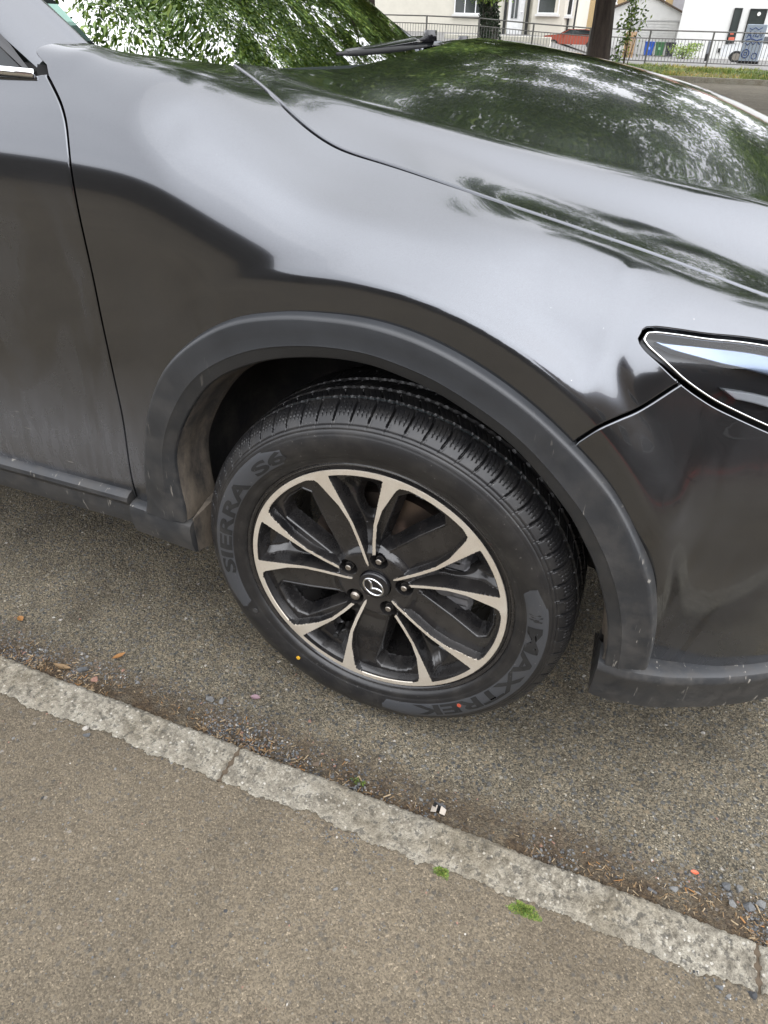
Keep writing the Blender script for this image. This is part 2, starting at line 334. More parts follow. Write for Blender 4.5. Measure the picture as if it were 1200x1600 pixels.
def m_glass(name, tint, rough=0):
    n = NT(name); n.t.nodes.remove(n.p)
    tr = n.t.nodes.new('ShaderNodeBsdfTransparent'); tr.inputs[0].default_value = tuple(tint) + (1,)
    gl = n.t.nodes.new('ShaderNodeBsdfGlossy'); gl.inputs['Roughness'].default_value = rough
    fr = n.t.nodes.new('ShaderNodeFresnel'); fr.inputs[0].default_value = 1.52
    mx = n.t.nodes.new('ShaderNodeMixShader'); n.link(n.math('MULTIPLY', fr.outputs[0], 1.0, clamp=True), mx.inputs[0]); n.link(tr.outputs[0], mx.inputs[1]); n.link(gl.outputs[0], mx.inputs[2]); n.link(mx.outputs[0], n.out.inputs[0])
    return n.m
M['glass'] = m_glass('tinted_windscreen_glass', (.55, .66, .62))
M['lens'] = m_glass('clear_lamp_lens', (.86, .88, .9))
M['wglass'] = simple('dark_window_glass', (.02, .024, .026), .06, 0, .2)
M['dash'] = simple('dark_dashboard_plastic', (.02, .02, .021), .7)
M['drl'] = simple('white_light_guide', (.75, .77, .8), .3)
M['lampin'] = simple('dark_lamp_housing', (.02, .02, .022), .25)
M['bluechrome'] = simple('satin_lamp_trim', (.30, .36, .47), .28, .9, .05)
# ---------------------------------------------------------------- panels cut out of the body surface
YC = .91                                   # the car's centre line
def w_at_z(x, z):
    ww = np.arange(GW[0], 1.3, .001); h = bil(HG, np.full_like(ww, x), ww); zz = (ww + h) / S2
    zz = np.maximum.accumulate(zz); return float(np.interp(z, zz, ww))
def w_at_y(x, y):
    ww = np.arange(GW[0] + .4, GW[-1], .001); h = bil(HG, np.full_like(ww, x), ww); yy = np.maximum.accumulate((ww - h) / S2 + np.arange(len(ww)) * 1e-9)
    return float(np.interp(y, yy, ww))
def crom(P, n=6, step=None):
    P = [np.asarray(p, float) for p in P]; out = []
    for i in range(len(P) - 1):
        a = P[max(i-1, 0)]; b = P[i]; c = P[i+1]; d = P[min(i+2, len(P)-1)]
        k = n if step is None else max(1, int(np.linalg.norm(c - b) / step))
        for j in range(k):
            t = j / k; out.append(.5 * ((2*b) + (c-a)*t + (2*a-5*b+4*c-d)*t*t + (3*b-a-3*c+d)*t**3))
    out.append(P[-1]); return out
def zs(P, step=.006): return [(p[0], w_at_z(p[0], p[1])) for p in crom(P, step=step)]
def ys(P, step=.006): return [(p[0], w_at_y(p[0], p[1])) for p in crom(P, step=step)]
def ws(P, step=.006): return [tuple(p) for p in crom(P, step=step)]
def clean(P, d=.0018):
    o = []
    for p in P:
        if not o or math.hypot(p[0]-o[-1][0], p[1]-o[-1][1]) > d: o.append((float(p[0]), float(p[1])))
    while len(o) > 3 and math.hypot(o[0][0]-o[-1][0], o[0][1]-o[-1][1]) < d: o.pop()
    return o
def area(P):
    P = np.asarray(P); return .5 * float(np.sum(P[:, 0]*np.roll(P[:, 1], -1) - np.roll(P[:, 0], -1)*P[:, 1]))
def inset(P, d):
    P = np.asarray(P); n = len(P); o = []
    for i in range(n):
        a = P[i] - P[i-1]; b = P[(i+1) % n] - P[i]; a /= np.linalg.norm(a) + 1e-12; b /= np.linalg.norm(b) + 1e-12
        na = np.array([-a[1], a[0]]); nb = np.array([-b[1], b[0]]); m = na + nb; L_ = np.linalg.norm(m)
        m = m / L_ if L_ > .1 else na
        o.append(P[i] + m * d / max(.5, float(m @ na)))
    return np.array(o)
def pip(P, X, Y):
    P = np.asarray(P); ins = np.zeros(X.shape, bool); dist = np.full(X.shape, 9.)
    n = len(P)
    for i in range(n):
        x1, y1 = P[i]; x2, y2 = P[(i+1) % n]
        c = ((y1 > Y) != (y2 > Y)); 
        if y1 != y2: ins ^= c & (X < (x2-x1) * (Y-y1) / (y2-y1) + x1)
        dx, dy = x2-x1, y2-y1; t = np.clip(((X-x1)*dx + (Y-y1)*dy) / (dx*dx+dy*dy+1e-18), 0, 1)
        dist = np.minimum(dist, np.hypot(X-x1-t*dx, Y-y1-t*dy))
    return ins, dist
def panel_data(outline, gap=.0019, res=.007, lip=.0020, roll=.0018, skirt=.014, off=0., coarse_x=None, sharp=None):
    P = clean(outline)
    if area(P) < 0: P = P[::-1]
    B0 = inset(P, gap); B1 = inset(P, gap + lip)
    n = len(B0)
    xs = np.arange(B0[:, 0].min(), B0[:, 0].max(), res); wv = np.arange(B0[:, 1].min(), B0[:, 1].max(), res)
    X, W = np.meshgrid(xs, wv, indexing='ij'); X = X.ravel(); W = W.ravel() 
    if coarse_x is not None:
        ii = np.arange(len(X)); k = (X > coarse_x) | ((np.round((X - xs[0]) / res).astype(int) % 4 == 0) & (np.round((W - wv[0]) / res).astype(int) % 2 == 0)); X = X[k]; W = W[k]
    ins, d = pip(B1, X, W); k = ins & (d > res * .45); X = X[k]; W = W[k]
    V2 = [Vector(p) for p in B0] + [Vector(p) for p in B1] + [Vector((a, b)) for a, b in zip(X, W)]
    E = [(i, (i+1) % n) for i in range(n)] + [(n+i, n+(i+1) % n) for i in range(n)]
    r = delaunay_2d_cdt(V2, E, [list(range(n))], 1, 1e-7)
    vs = np.array([tuple(v) for v in r[0]]); fs = [list(f) for f in r[2]]; orig = r[3]
    Pn, N = body_pn(vs[:, 0], vs[:, 1])
    isb = np.array([any(o < n for o in oo) for oo in orig])
    # outward direction on the boundary
    Pb, Nb = body_pn(B0[:, 0], B0[:, 1]); Pi, _ = body_pn(B1[:, 0], B1[:, 1])
    outd = Pb - Pi; outd -= (outd * Nb).sum(1, keepdims=True) * Nb; outd /= np.linalg.norm(outd, axis=1, keepdims=True) + 1e-9
    Pn = Pn + N * off
    NN = N.copy(); idx = {}
    for j, oo in enumerate(orig):
        b = [o for o in oo if o < n]
        if b:
            o = b[0]; Pn[j] = Pb[o] + Nb[o] * (off - roll); v = Nb[o] * .55 + outd[o] * .83; NN[j] = v / np.linalg.norm(v); idx[o] = j
    # skirt
    base = len(Pn); sk = Pb + Nb * (off - skirt) ; top = Pb + Nb * (off - roll)
    Pall = np.vstack([Pn, top, sk]); NA = np.vstack([NN, outd, outd])
    F = []
    for f in fs:
        a, b, c = Pall[f[0]], Pall[f[1]], Pall[f[2]]
        if np.dot(np.cross(b - a, c - a), NA[f[0]] + NA[f[1]] + NA[f[2]]) < 0: f = f[::-1]
        F.append(f)
    for i in range(n):
        j = (i+1) % n; q = [base+i, base+j, base+n+j, base+n+i]
        a, b, c = Pall[q[0]], Pall[q[1]], Pall[q[2]]
        if np.dot(np.cross(b - a, c - a), outd[i]) < 0: q = q[::-1]
        F.append(q)
    return Pall, F, NA
def mirror(d):
    P, F, N = d; P2 = P.copy(); P2[:, 1] = 2*YC - P2[:, 1]; N2 = N.copy(); N2[:, 1] *= -1
    return P2, [f[::-1] for f in F], N2
def merge(*ds):
    V = []; F = []; N = []; k = 0
    for P, f, n in ds: V.append(P); N.append(n); F += [[i + k for i in q] for q in f]; k += len(P)
    return np.vstack(V), F, np.vstack(N)
# shared panel edges, (x, z) or (x, y) on the surface
ARCH_OUT = [(-.472,.400),(-.463,.431),(-.456,.49),(-.442,.55),(-.416,.632),(-.369,.712),(-.304,.772),(-.23,.815),(-.153,.837),(-.081,.846),(-.004,.847),(.07,.835),(.144,.809),(.219,.77),(.287,.722),(.35,.666),(.398,.602),(.437,.531),(.456,.474),(.468,.42),(.474,.36)]
ARCH_IN = [(-.382,.400),(-.379,.431),(-.382,.49),(-.374,.56),(-.332,.643),(-.272,.713),(-.186,.760),(-.099,.783),(-.019,.789),(.05,.778),(.116,.757),(.213,.705),(.297,.625),(.340,.565),(.362,.526),(.390,.458),(.405,.40),(.412,.345)]
HOODGAP_Y = [(-.338,.236),(-.285,.214),(-.246,.197),(-.200,.180),(-.141,.172),(-.062,.175),(.037,.173),(.133,.171),(.224,.174),(.313,.179),(.401,.183),(.488,.192),(.65,.232),(.80,.318),(.90,.45)]
DOORGAP_Z = [(-.508,.404),(-.501,.501),(-.512,.659),(-.5035,.819),(-.487,.966),(-.494,1.036),(-.513,1.074),(-.552,1.106)]
FB_Z = [(.2955,.728),(.335,.756),(.364,.774),(.4044,.813)]
HUP_Z = [(.4044,.813),(.376,.833),(.350,.849),(.3408,.859),(.3432,.867),(.357,.871),(.416,.867),(.497,.858),(.60,.836),(.70,.80),(.80,.748)]
HLO_Z = [(.4044,.813),(.430,.797),(.465,.778),(.53,.750),(.62,.715),(.72,.675),(.80,.650)]
arch_sh = [tuple(p) for p in inset(np.array(crom(ARCH_OUT, step=.006)), -.004)]   # the panels run a little under the arch cladding
arch_c = crom(ARCH_OUT, step=.006)
def arch_under(P, d):      # shift towards the wheel
    o = []
    for p in P:
        v = np.array([p[0], p[1] - .36]); v = v / np.linalg.norm(v); o.append((p[0] - v[0]*d, p[1] - v[1]*d))
    return o
arch_u = arch_under(arch_c, .012)
iFB = min(range(len(arch_u)), key=lambda i: math.hypot(arch_u[i][0] - .2935, arch_u[i][1] - .722))
car = empty('parked_car', (0, 0, 0))
tag(car, 'large dark grey metallic car parked at the kerb in the foreground, with two-tone alloy wheels', 'car')
def zp(P): return [(p[0], w_at_z(p[0], p[1])) for p in P]
front_door_gap = [tuple(q) for q in crom([(-.508,.2867),(-.5035,.3561),(-.5035,.4833),(-.4985,.5964),(-.4895,.6959),(-.4945,.7518),(-.513,.7918),(-.552,.8346)], step=.005)]
pillar_base = ys([(-.560,.082),(-.588,.098),(-.565,.128),(-.540,.147),(-.515,.148),(-.495,.147),(-.460,.152),(-.418,.166),(-.370,.205),(-.338,.236)])
hood_gap = ys(HOODGAP_Y)
head_up = zs(HUP_Z); head_lo = zs(HLO_Z); fb = crom([(.2955,.5175),(.3185,.5365),(.3405,.5545),(.3631,.5733),(.4044,.6133)], step=.004); fb = [tuple(q) for q in fb]
fender = front_door_gap + pillar_base + [p for p in hood_gap if p[0] < .80] + head_up[::-1] + fb[::-1] + zp(arch_u[:iFB+1][::-1])
bumper = fb + head_lo + ws([(.80, w_at_z(.80,.65)), (.86, w_at_z(.86,.60)), (.93, w_at_z(.93,.56))]) + ws([(.93, w_at_z(.93,.56)), (.93, w_at_z(.93,.30))]) + zs([(.93,.305),(.80,.305),(.66,.305),(.60,.300),(.52,.305),(.474,.335)], .01) + zp(arch_u[iFB:][::-1])
bonnet = hood_gap + ws([(.90, w_at_y(.90,.45)), (.915, w_at_y(.915,.70)), (.915, GW[-1]-.0)]) + ws([(.915, w_at_y(.915,.909)), (-.12, w_at_y(-.12,.909))], .02) + ys([(-.12,.909),(-.150,.70),(-.215,.45),(-.285,.30),(-.338,.236)])
WB = w_at_y(0,.909)
door = front_door_gap + ys([(-.552,.076),(-.60,.072),(-.68,.072),(-.80,.072),(-1.45,.072)], .02) + ws([(-1.46, w_at_z(-1.46,1.0)),(-1.46, w_at_z(-1.46,.404))], .02) + zs([(-1.46,.404),(-.9,.404),(-.508,.404)], .01)
rdoor = ws([(-1.465, w_at_z(-1.465,.404)),(-1.465, w_at_y(-1.465,.072))], .02) + ws([(-2.25, w_at_y(-2.2,.072)),(-2.25, w_at_z(-2.2,.404)),(-1.465, w_at_z(-1.465,.404))], .03)
def put(name, d, mat=M['paint'], parent=car): return mk(name, d[0], d[1], mat, parent, True, d[2])
fd = panel_data(fender); put('front_wing', fd); put('front_wing', mirror(fd))
bd = panel_data(bumper); put('bumper_corner', bd); put('bumper_corner', mirror(bd))
dd_ = panel_data(door, res=.008, coarse_x=-1.0); fdoor = put('front_door', dd_); put('front_door', mirror(dd_))
rd = panel_data(rdoor, res=.03); put('rear_door', rd); put('rear_door', mirror(rd))
# bonnet: one sheet across the whole width, rounded edges and a returned flange
def bonnet_data():
    hg = np.array(hood_gap); tt = np.concatenate([np.linspace(0, 1, 90) ** 1.35]); 
    uu = np.linspace(0, 1, 150); xf = .905
    ry = [.236, .30, .45, .70, .86, .91]; rx = [-.338, -.29, -.215, -.150, -.128, -.125]
    def wc(x): return w_at_y(x, .91)
    xs_ = np.linspace(-.34, .92, 80); WCt = np.array([wc(x) for x in xs_]); 
    sl = np.gradient(hg[:, 1], hg[:, 0] + np.arange(len(hg)) * 1e-9); sl = np.clip(np.abs(sl), 0, 1.2)
    T, U = np.meshgrid(tt, uu, indexing='ij')
    yt = .236 + (.91 - .236) * T
    X = np.interp(yt, ry, rx); X = X + U * (xf - X)
    G = np.interp(X, hg[:, 0], hg[:, 1]) + .0040 * np.sqrt(1 + np.interp(X, hg[:, 0], sl) ** 2)
    W = G + (np.interp(X, xs_, WCt) - G) * T
    P, N = body_pn(X, W)
    # thin lip rows at the outer edge
    P0, N0 = P[0], N[0]; out = P[0] - P[2]; out -= (out * N0).sum(1, keepdims=True) * N0; out /= np.linalg.norm(out, axis=1, keepdims=True)
    out[0] = out[1]
    P1 = P0 - out * .0; edge = P0 + out * .0016 - N0 * .0022; ne = N0 * .5 + out * .86; skirt = edge - N0 * .014
    Pn = np.vstack([skirt[None], edge[None], P]); Nn = np.vstack([out[None], ne[None], N])
    # mirrored half shares the centre line
    Nn[-1, :, 1] = 0
    Pn[-1, :, 1] = YC
    Pm = Pn[:-1][::-1].copy(); Pm[..., 1] = 2*YC - Pm[..., 1]; Nm = Nn[:-1][::-1].copy(); Nm[..., 1] *= -1
    A = np.vstack([Pn, Pm]); B = np.vstack([Nn, Nm])
    # rear flange
    r0 = A[:, 0] + np.array([-.002, 0, -.003]); r1 = A[:, 0] + np.array([-.004, 0, -.018])
    nb = np.tile(np.array([[-.8, 0, .6]]), (len(A), 1))
    A = np.concatenate([r1[:, None], r0[:, None], A], 1); B = np.concatenate([nb[:, None], nb[:, None], B], 1)
    f = grid_faces(A.shape[0], A.shape[1])
    V = A.reshape(-1, 3); q = f[len(f)//3]; nrm = np.cross(V[q[1]] - V[q[0]], V[q[2]] - V[q[0]])
    if nrm[2] < 0: f = f[:, ::-1]
    return V, f, B.reshape(-1, 3)
bn = bonnet_data(); put('bonnet', bn)
# headlamps
def ring_strip(ol, d1, d2, off, name, mat, parent, flip=False):
    P = clean(ol)
    if area(P) < 0: P = P[::-1]
    A = inset(P, d1); B = inset(P, d2); rows = []
    for Q, o in ((A, off - .006), (A, off), (B, off), (B, off - .006)):
        p, n = body_pn(Q[:, 0], Q[:, 1]); rows.append(p + n * o)
    V = np.array(rows); n = V.shape[1]
    if flip: V[..., 1] = 2*YC - V[..., 1]
    F = [[a*n+i, a*n+(i+1) % n, (a+1)*n+(i+1) % n, (a+1)*n+i] for a in range(3) for i in range(n)]
    return mk(name, V.reshape(-1, 3), F, mat, parent, True)
lamp_ol = head_up + ws([(.80, w_at_z(.80,.745)), (.80, w_at_z(.80,.652))]) + head_lo[::-1]
hl = panel_data(lamp_ol, gap=.0030, lip=.002, roll=.0012, skirt=.006, off=-.001)
hh = panel_data(lamp_ol, gap=.004, lip=.002, roll=.001, skirt=.002, off=-.030)
tr = panel_data(zp(crom([(.362,.860),(.42,.858),(.50,.847),(.60,.822)], step=.008)) + zp(crom([(.60,.795),(.50,.824),(.42,.845),(.385,.853)], step=.008)), gap=.0, off=-.012)
dr = panel_data(zp(crom([(.468,.800),(.516,.792),(.60,.770)], step=.008)) + zp(crom([(.60,.755),(.521,.779),(.486,.787)], step=.008)), gap=.0, off=-.014)
for flip in (False, True):
    g = mirror if flip else (lambda q: q)
    h = put('headlight', g(hl), M['lens']); put('lamp_housing', g(hh), M['lampin'], h)
    ring_strip(lamp_ol, .0042, .0060, -.0004, 'chrome_edge', M['chrome'], h, flip)
    for cx_, cz_, cy_, rr_ in ((.565, .762, .150, .030), (.655, .740, .200, .028)):
        pj = MB(); yy_ = 2*YC - cy_ if flip else cy_; sy_ = 1 if flip else -1
        pj.tube([(cx_, yy_, cz_), (cx_ + .004, yy_ + sy_*.012, cz_)], rr_, 28); pj.tube([(cx_ + .004, yy_ + sy_*.012, cz_), (cx_ + .007, yy_ + sy_*.022, cz_), (cx_ + .009, yy_ + sy_*.026, cz_)], [rr_*.82, rr_*.6, rr_*.2], 28); pj.build('projector_lens', M['gloss'], h, True)
    put('trim_strip', g(tr), M['bluechrome'], h); put('light_guide', g(dr), M['drl'], h)
# arch cladding
def resamp(P, n):
    P = np.array(P); d = np.r_[0, np.cumsum(np.linalg.norm(np.diff(P, axis=0), axis=1))]; s = np.linspace(0, d[-1], n)
    return np.stack([np.interp(s, d, P[:, k]) for k in range(P.shape[1])], 1)
NA_ = 150
AO = resamp(crom(ARCH_OUT, 10), NA_); AI = resamp(crom(ARCH_IN, 10), NA_)
def arch_mesh(flip):
    rows = []
    for t, y in ((-.07, .012), (-.045, .001), (-.022, -.006), (.0, -.0105), (.03, -.0128), (.09, -.0140), (.35, -.0155), (.60, -.0175), (.66, -.0185), (.72, -.0150), (.95, -.0130), (.99, -.010), (1.0, -.004)):
        Q = AO * (1 - t) + AI * t; rows.append(np.stack([Q[:, 0], np.full(NA_, y), Q[:, 1]], 1))
    V = np.array(rows)
    if flip: V[..., 1] = 2*YC - V[..., 1]
    F = grid_faces(V.shape[0], NA_)
    return V.reshape(-1, 3), (F if flip else F[:, ::-1])
def lip_mesh(flip):
    rows = []
    for k, (s, y) in enumerate(((1.0, -.004), (.992, .004), (.985, .03), (.98, .055), (.972, .058), (.965, .075))):
        Q = AI.copy(); Q[:, 0] = Q[:, 0] * s; Q[:, 1] = .36 + (Q[:, 1] - .36) * (s if True else 1); rows.append(np.stack([Q[:, 0], np.full(NA_, y), Q[:, 1]], 1))
    V = np.array(rows)
    if flip: V[..., 1] = 2*YC - V[..., 1]
    F = grid_faces(V.shape[0], NA_); return V.reshape(-1, 3), (F if flip else F[:, ::-1])
def liner_mesh(flip):
    rows = []; Q0 = AI.copy()
    Q0 = np.vstack([[Q0[0, 0] + .01, .30], Q0, [Q0[-1, 0] + .0, .27]]); n = len(Q0)
    for s, y in ((.965, .072), (1.0, .080), (1.02, .14), (1.02, .30), (.6, .33), (.02, .33)):
        Q = Q0.copy(); Q[:, 0] *= s; Q[:, 1] = .36 + (Q[:, 1] - .36) * s; rows.append(np.stack([Q[:, 0], np.full(n, y), Q[:, 1]], 1))
    V = np.array(rows)
    if flip: V[..., 1] = 2*YC - V[..., 1]
    F = grid_faces(V.shape[0], n); return V.reshape(-1, 3), (F if flip else F[:, ::-1])
def sweep(path, prof, closed=False):      # path: list of (x, y, z, out vector), prof: (outwards, up)
    rows = [[(x + o * ox, y + o * oy, z + u) for o, u in prof] for x, y, z, ox, oy in path]
    V = np.array(rows); n = V.shape[1]
    F = grid_faces(len(rows), n).tolist() + [list(range(n)), list(range((len(rows)-1)*n, len(rows)*n))[::-1]]
    return V.reshape(-1, 3), F
def fix(o):
    bm = bmesh.new(); bm.from_mesh(o.data); bmesh.ops.recalc_face_normals(bm, faces=bm.faces); bm.to_mesh(o.data); bm.free()
    return o
def autosm(o, ang=40):
    me = o.data; me.polygons.foreach_set('use_smooth', np.ones(len(me.polygons), bool))
    me.set_sharp_from_angle(angle=R(ang)); return o
for flip in (False, True):
    s = -1 if flip else 1
    def Y(y): return 2*YC - y if flip else y
    v, f = arch_mesh(flip); ac = autosm(mk('arch_cladding', v, f, M['clad'], car), 50)
    v, f = lip_mesh(flip); autosm(mk('arch_lip', v, f, M['lip'], ac), 50)
    v, f = liner_mesh(flip); mk('wheel_arch_liner', v, f, M['liner'], car)
    # sill: long strip under the doors and the short block behind the wheel
    prof = [(-.03, .004), (-.008, .007), (.006, .004), (.0145, -.002), (.0165, -.010), (.0125, -.017), (.008, -.024), (.0105, -.045), (.004, -.070), (-.020, -.082), (-.10, -.095), (-.30, -.10)]
    path = [(x, Y(.004), .421, 0, -s) for x in np.linspace(-2.30, -.5125, 40)]
    v, f = sweep(path, prof); autosm(fix(mk('sill_cladding', v, f, M['clad'], car)), 35)
    prof2 = [(-.03, .0), (.004, .001), (.0135, -.004), (.0165, -.012), (.0165, -.045), (.010, -.068), (-.010, -.078), (-.06, -.085)]
    path = [(x, Y(.002), .408 - .012 * i / 11, 0, -s) for i, x in enumerate(np.linspace(-.509, -.372, 12))]
    v, f = sweep(path, prof2); o = autosm(fix(mk('sill_end_block', v, f, M['clad'], car)), 35)
    # muddy inner return at the end of the sill
    mbl = MB(); y0, y1 = Y(.001), Y(.07)
    mbl.add([(-.3715, y0, .402), (-.3715, y0, .325), (-.350, y1, .315), (-.352, y1, .425), (-.3735, y0, .402), (-.3735, y0, .325), (-.37, y1, .315), (-.37, y1, .425)], [[0,1,2,3],[4,7,6,5],[0,4,5,1],[2,6,7,3],[3,7,4,0],[1,5,6,2]])
    fix(mbl.build('sill_return', M['lip'], o))
    # lower bumper strip
    path = []
    for x in np.linspace(.402, .925, 46):
        zt = float(np.interp(x, [.40,.44,.474,.52,.60,.66,.80,.93], [.348,.341,.334,.322,.308,.308,.312,.32]))
        path.append((x, 0, zt, 0, 0))
    yy = np.interp([p[0] for p in path], *np.array(crom([(.402,.001),(.44,.004),(.48,.018),(.52,.038),(.60,.084),(.666,.122),(.74,.178),(.80,.235),(.87,.33),(.93,.46)], 8)).T)
    tx = np.gradient([p[0] for p in path]); ty_g = np.gradient(yy); ln = np.hypot(tx, ty_g)
    path = [(p[0], Y(yy[i]), p[2], ty_g[i]/ln[i], -s * tx[i]/ln[i]) for i, p in enumerate(path)]
    profb = [(-.03, .004), (.002, .003), (.012, -.001), (.0165, -.009), (.0165, -.016), (.0135, -.022), (.0125, -.055), (.006, -.085), (-.010, -.094), (-.06, -.10), (-.16, -.10)]
    v, f = sweep(path, profb); autosm(fix(mk('lower_bumper_strip', v, f, M['clad'], car)), 35)
    lb = MB(); a, b = Y(-.004), Y(.07)
    lb.add([(.4105, a, .40), (.4005, a, .262), (.404, b, .262), (.418, b, .42), (.416, a, .40), (.410, a, .262), (.43, b, .262), (.44, b, .42)], [[0,1,2,3],[4,7,6,5],[0,4,5,1],[2,6,7,3],[3,7,4,0],[1,5,6,2]])
    fix(lb.build('bumper_return', M['lip'], car))
# dark inner structure so that panel gaps and openings show black and no light leaks through
def inner_data():
    xs_ = np.arange(-2.28, .90, .03); rows = []
    for x in xs_:
        a = w_at_z(x, .47); b = w_at_y(x, .90); t = np.linspace(a, b, 46); p, n = body_pn(np.full(46, x), t); rows.append(p - n * .017)
    V = np.array(rows); F = grid_faces(len(xs_), 46); keep = []
    W = V.reshape(-1, 3)
    for q in F:
        c = W[q].mean(0)
        if math.hypot(c[0], c[2] - .36) < .462 and c[1] < .12: continue
        if .29 < c[0] and .60 < c[2] < .93 and c[1] < .5: continue
        if c[0] < -.40 and c[2] > 1.118: continue
        if c[1] > .235 and c[0] < float(np.interp(c[1], [.236, .30, .45, .70, .86, .91], [-.338, -.29, -.215, -.150, -.128, -.125])) + .035: continue
        keep.append([int(i) for i in q])
    return W, keep, np.tile([[0., -.7, .7]], (len(W), 1))
idt = inner_data(); M['dark'] = simple('black_inner_structure', (.006, .006, .006), .9)
V_, F_, N_ = merge(idt, mirror(idt)); ub = MB()
ub.box((-1.45, .91, .21), (2.05, 1.46, .02)); ub.box((.64, .91, .23), (.42, 1.24, .02))
ub.box((.0, .91, .55), (.86, 1.10, .50)); ub.box((-.42, .91, .62), (.02, 1.5, .62)); ub.box((.46, .91, .55), (.02, 1.55, .45)); ub.box((-1.9, .91, .60), (2.2, 1.62, .50))
n0 = len(V_); mk('inner_structure', np.vstack([V_, np.array(ub.v)]), F_ + [[i + n0 for i in q] for q in ub.f], M['dark'], car, False)
# ---------------------------------------------------------------- glasshouse
def loft(a, b, n=2):
    a = np.asarray(a, float); b = np.asarray(b, float); V = np.array([a + (b - a) * t for t in np.linspace(0, 1, n)]); return V.reshape(-1, 3), grid_faces(n, len(a))
for flip in (False, True):
    def PF(P): return [(x, 2*YC - y if flip else y, z) for x, y, z in P]
    # windscreen pillar, a curved section carried up and back
    base = [(-.608,.094,1.138), (-.600,.100,1.146), (-.580,.116,1.152), (-.562,.130,1.153), (-.545,.142,1.151), (-.528,.153,1.146), (-.514,.165,1.139), (-.505,.178,1.128)]
    top = [(-1.42,.262,1.575), (-1.40,.270,1.59), (-1.36,.290,1.605), (-1.335,.310,1.612), (-1.335,.325,1.612), (-1.33,.335,1.607), (-1.33,.345,1.598), (-1.33,.355,1.588)]
    bs, _n = body_pn(*np.array(ys([(-.590,.097),(-.565,.130),(-.540,.150),(-.515,.152),(-.500,.156)], .01)).T); base = [(q[0] - .003, q[1] + .002, q[2] - .022 + .010*math.sin(math.pi*i_/(len(bs)-1))) for i_, q in enumerate(bs)] + [(-.508,.180,1.105)]
    base = [tuple(q) for q in resamp(base, 16)]; top_ = [tuple(q) for q in resamp(crom(top, 4), 16)]
    v, f = loft(PF(base), PF(top_), 14); pil = mk('windscreen_pillar', v, f, M['paint'], car)
    band = [(-.560,.075,1.100), (-.570,.078,1.112), (-.592,.084,1.130), (-.608,.090,1.142)]; bt = [(-1.36,.245,1.55), (-1.35,.246,1.56), (-1.33,.252,1.575), (-1.31,.26,1.585)]
    v, f = loft(PF([(x - .012, y - .004, z) for x, y, z in band]), PF(bt), 12); mk('window_frame', v, f, M['gloss'], car)
    sw = PF([(-.60,.083,1.108), (-2.25,.083,1.118), (-2.25,.235,1.50), (-1.33,.245,1.548)]); mk('side_window', sw, [[0, 1, 2, 3]], M['glass'] if flip else M['wglass'], car, False)
    ch = MB(); ch.tube(PF([(-.573,.071,1.1085), (-.70,.066,1.1125), (-1.0,.064,1.115), (-1.6,.064,1.118), (-2.25,.066,1.12)]), .0065, 10); ch.build('chrome_belt_strip', M['chrome'], car, True)
ws0 = [(-.510,.172,1.118), (-.480,.25,1.112), (-.445,.36,1.108), (-.395,.55,1.106), (-.362,.75,1.105), (-.355,.91,1.105)]; ws0 += [(x, 2*YC - y, z) for x, y, z in ws0[:-1][::-1]]
ws1 = [(-1.325,.355,1.590), (-1.31,.42,1.603), (-1.295,.50,1.613), (-1.265,.62,1.624), (-1.25,.78,1.630), (-1.245,.91,1.632)]; ws1 += [(x, 2*YC - y, z) for x, y, z in ws1[:-1][::-1]]
A0 = resamp(crom(ws0, 6), 60); A1 = resamp(crom(ws1, 6), 60)
rows = [A0 + (A1 - A0) * t + np.array([0, 0, .03]) * math.sin(math.pi * t) for t in np.linspace(0, 1, 24)]
mk('windscreen', np.array(rows).reshape(-1, 3), grid_faces(24, 60), M['glass'], car)
# scuttle panel below the glass
sc0 = [(x + .19, y, z - .045) for x, y, z in A0]; sc1 = [(x - .01, y, z - .030) for x, y, z in A0]
v, f = loft(sc0, sc1, 4); V = v.reshape(4, 60, 3); V[1:3, :, 2] -= .015
mk('scuttle_panel', V.reshape(-1, 3), f, M['clad'], car)
# roof, dashboard, seats seen through the glass
rv = []
for x in (-1.30, -1.34, -1.5, -2.0, -2.4, -2.9):
    k_ = 0 if x > -1.3 else .02; hf = [(x - .02 if x > -1.35 else x, .235, 1.52), (x, .275, 1.575), (x, .36, 1.615 + k_), (x, .55, 1.635 + k_), (x + .06, .91, 1.645 + k_)]; rv.append(hf + [(a, 2*YC - b, c) for a, b, c in hf[:-1][::-1]])
rfo = mk('roof', [q for r_ in rv for q in r_], grid_faces(len(rv), 9), M['paint'], car, True); fix(rfo)
gl_ = MB(); gl_.box((.875, .91, .53), (.06, .98, .44), bev=.02)
for k_ in range(7): gl_.box((.908, .91, .36 + .055*k_), (.012, .86 - .03*k_, .012))
gl_.build('grille', M['gloss'], car)
ds = MB(); ds.box((-.82, .91, 1.02), (.66, 1.30, .10), bev=.04); ds.box((-.62, .91, 1.045), (.30, 1.2, .09), bev=.04); ds.build('dashboard', M['dash'], car)
M['teal_light'] = simple('painted_teal_light', (.42, .55, .50), .7)
sh = MB(); sh.box((-1.02, .82, 1.165), (.30, .90, .06), rz=.10, bev=.028); sh.build('teal_light_panel', M['teal_light'], car)  # added pale box, stands in for the teal light seen in the windscreen
for yy in (.50, 1.32):
    st = MB(); st.box((-1.62, yy, .95), (.14, .46, .62), bev=.05); st.box((-1.64, yy, 1.34), (.10, .26, .18), bev=.04); st.build('front_seat', M['dash'], car)
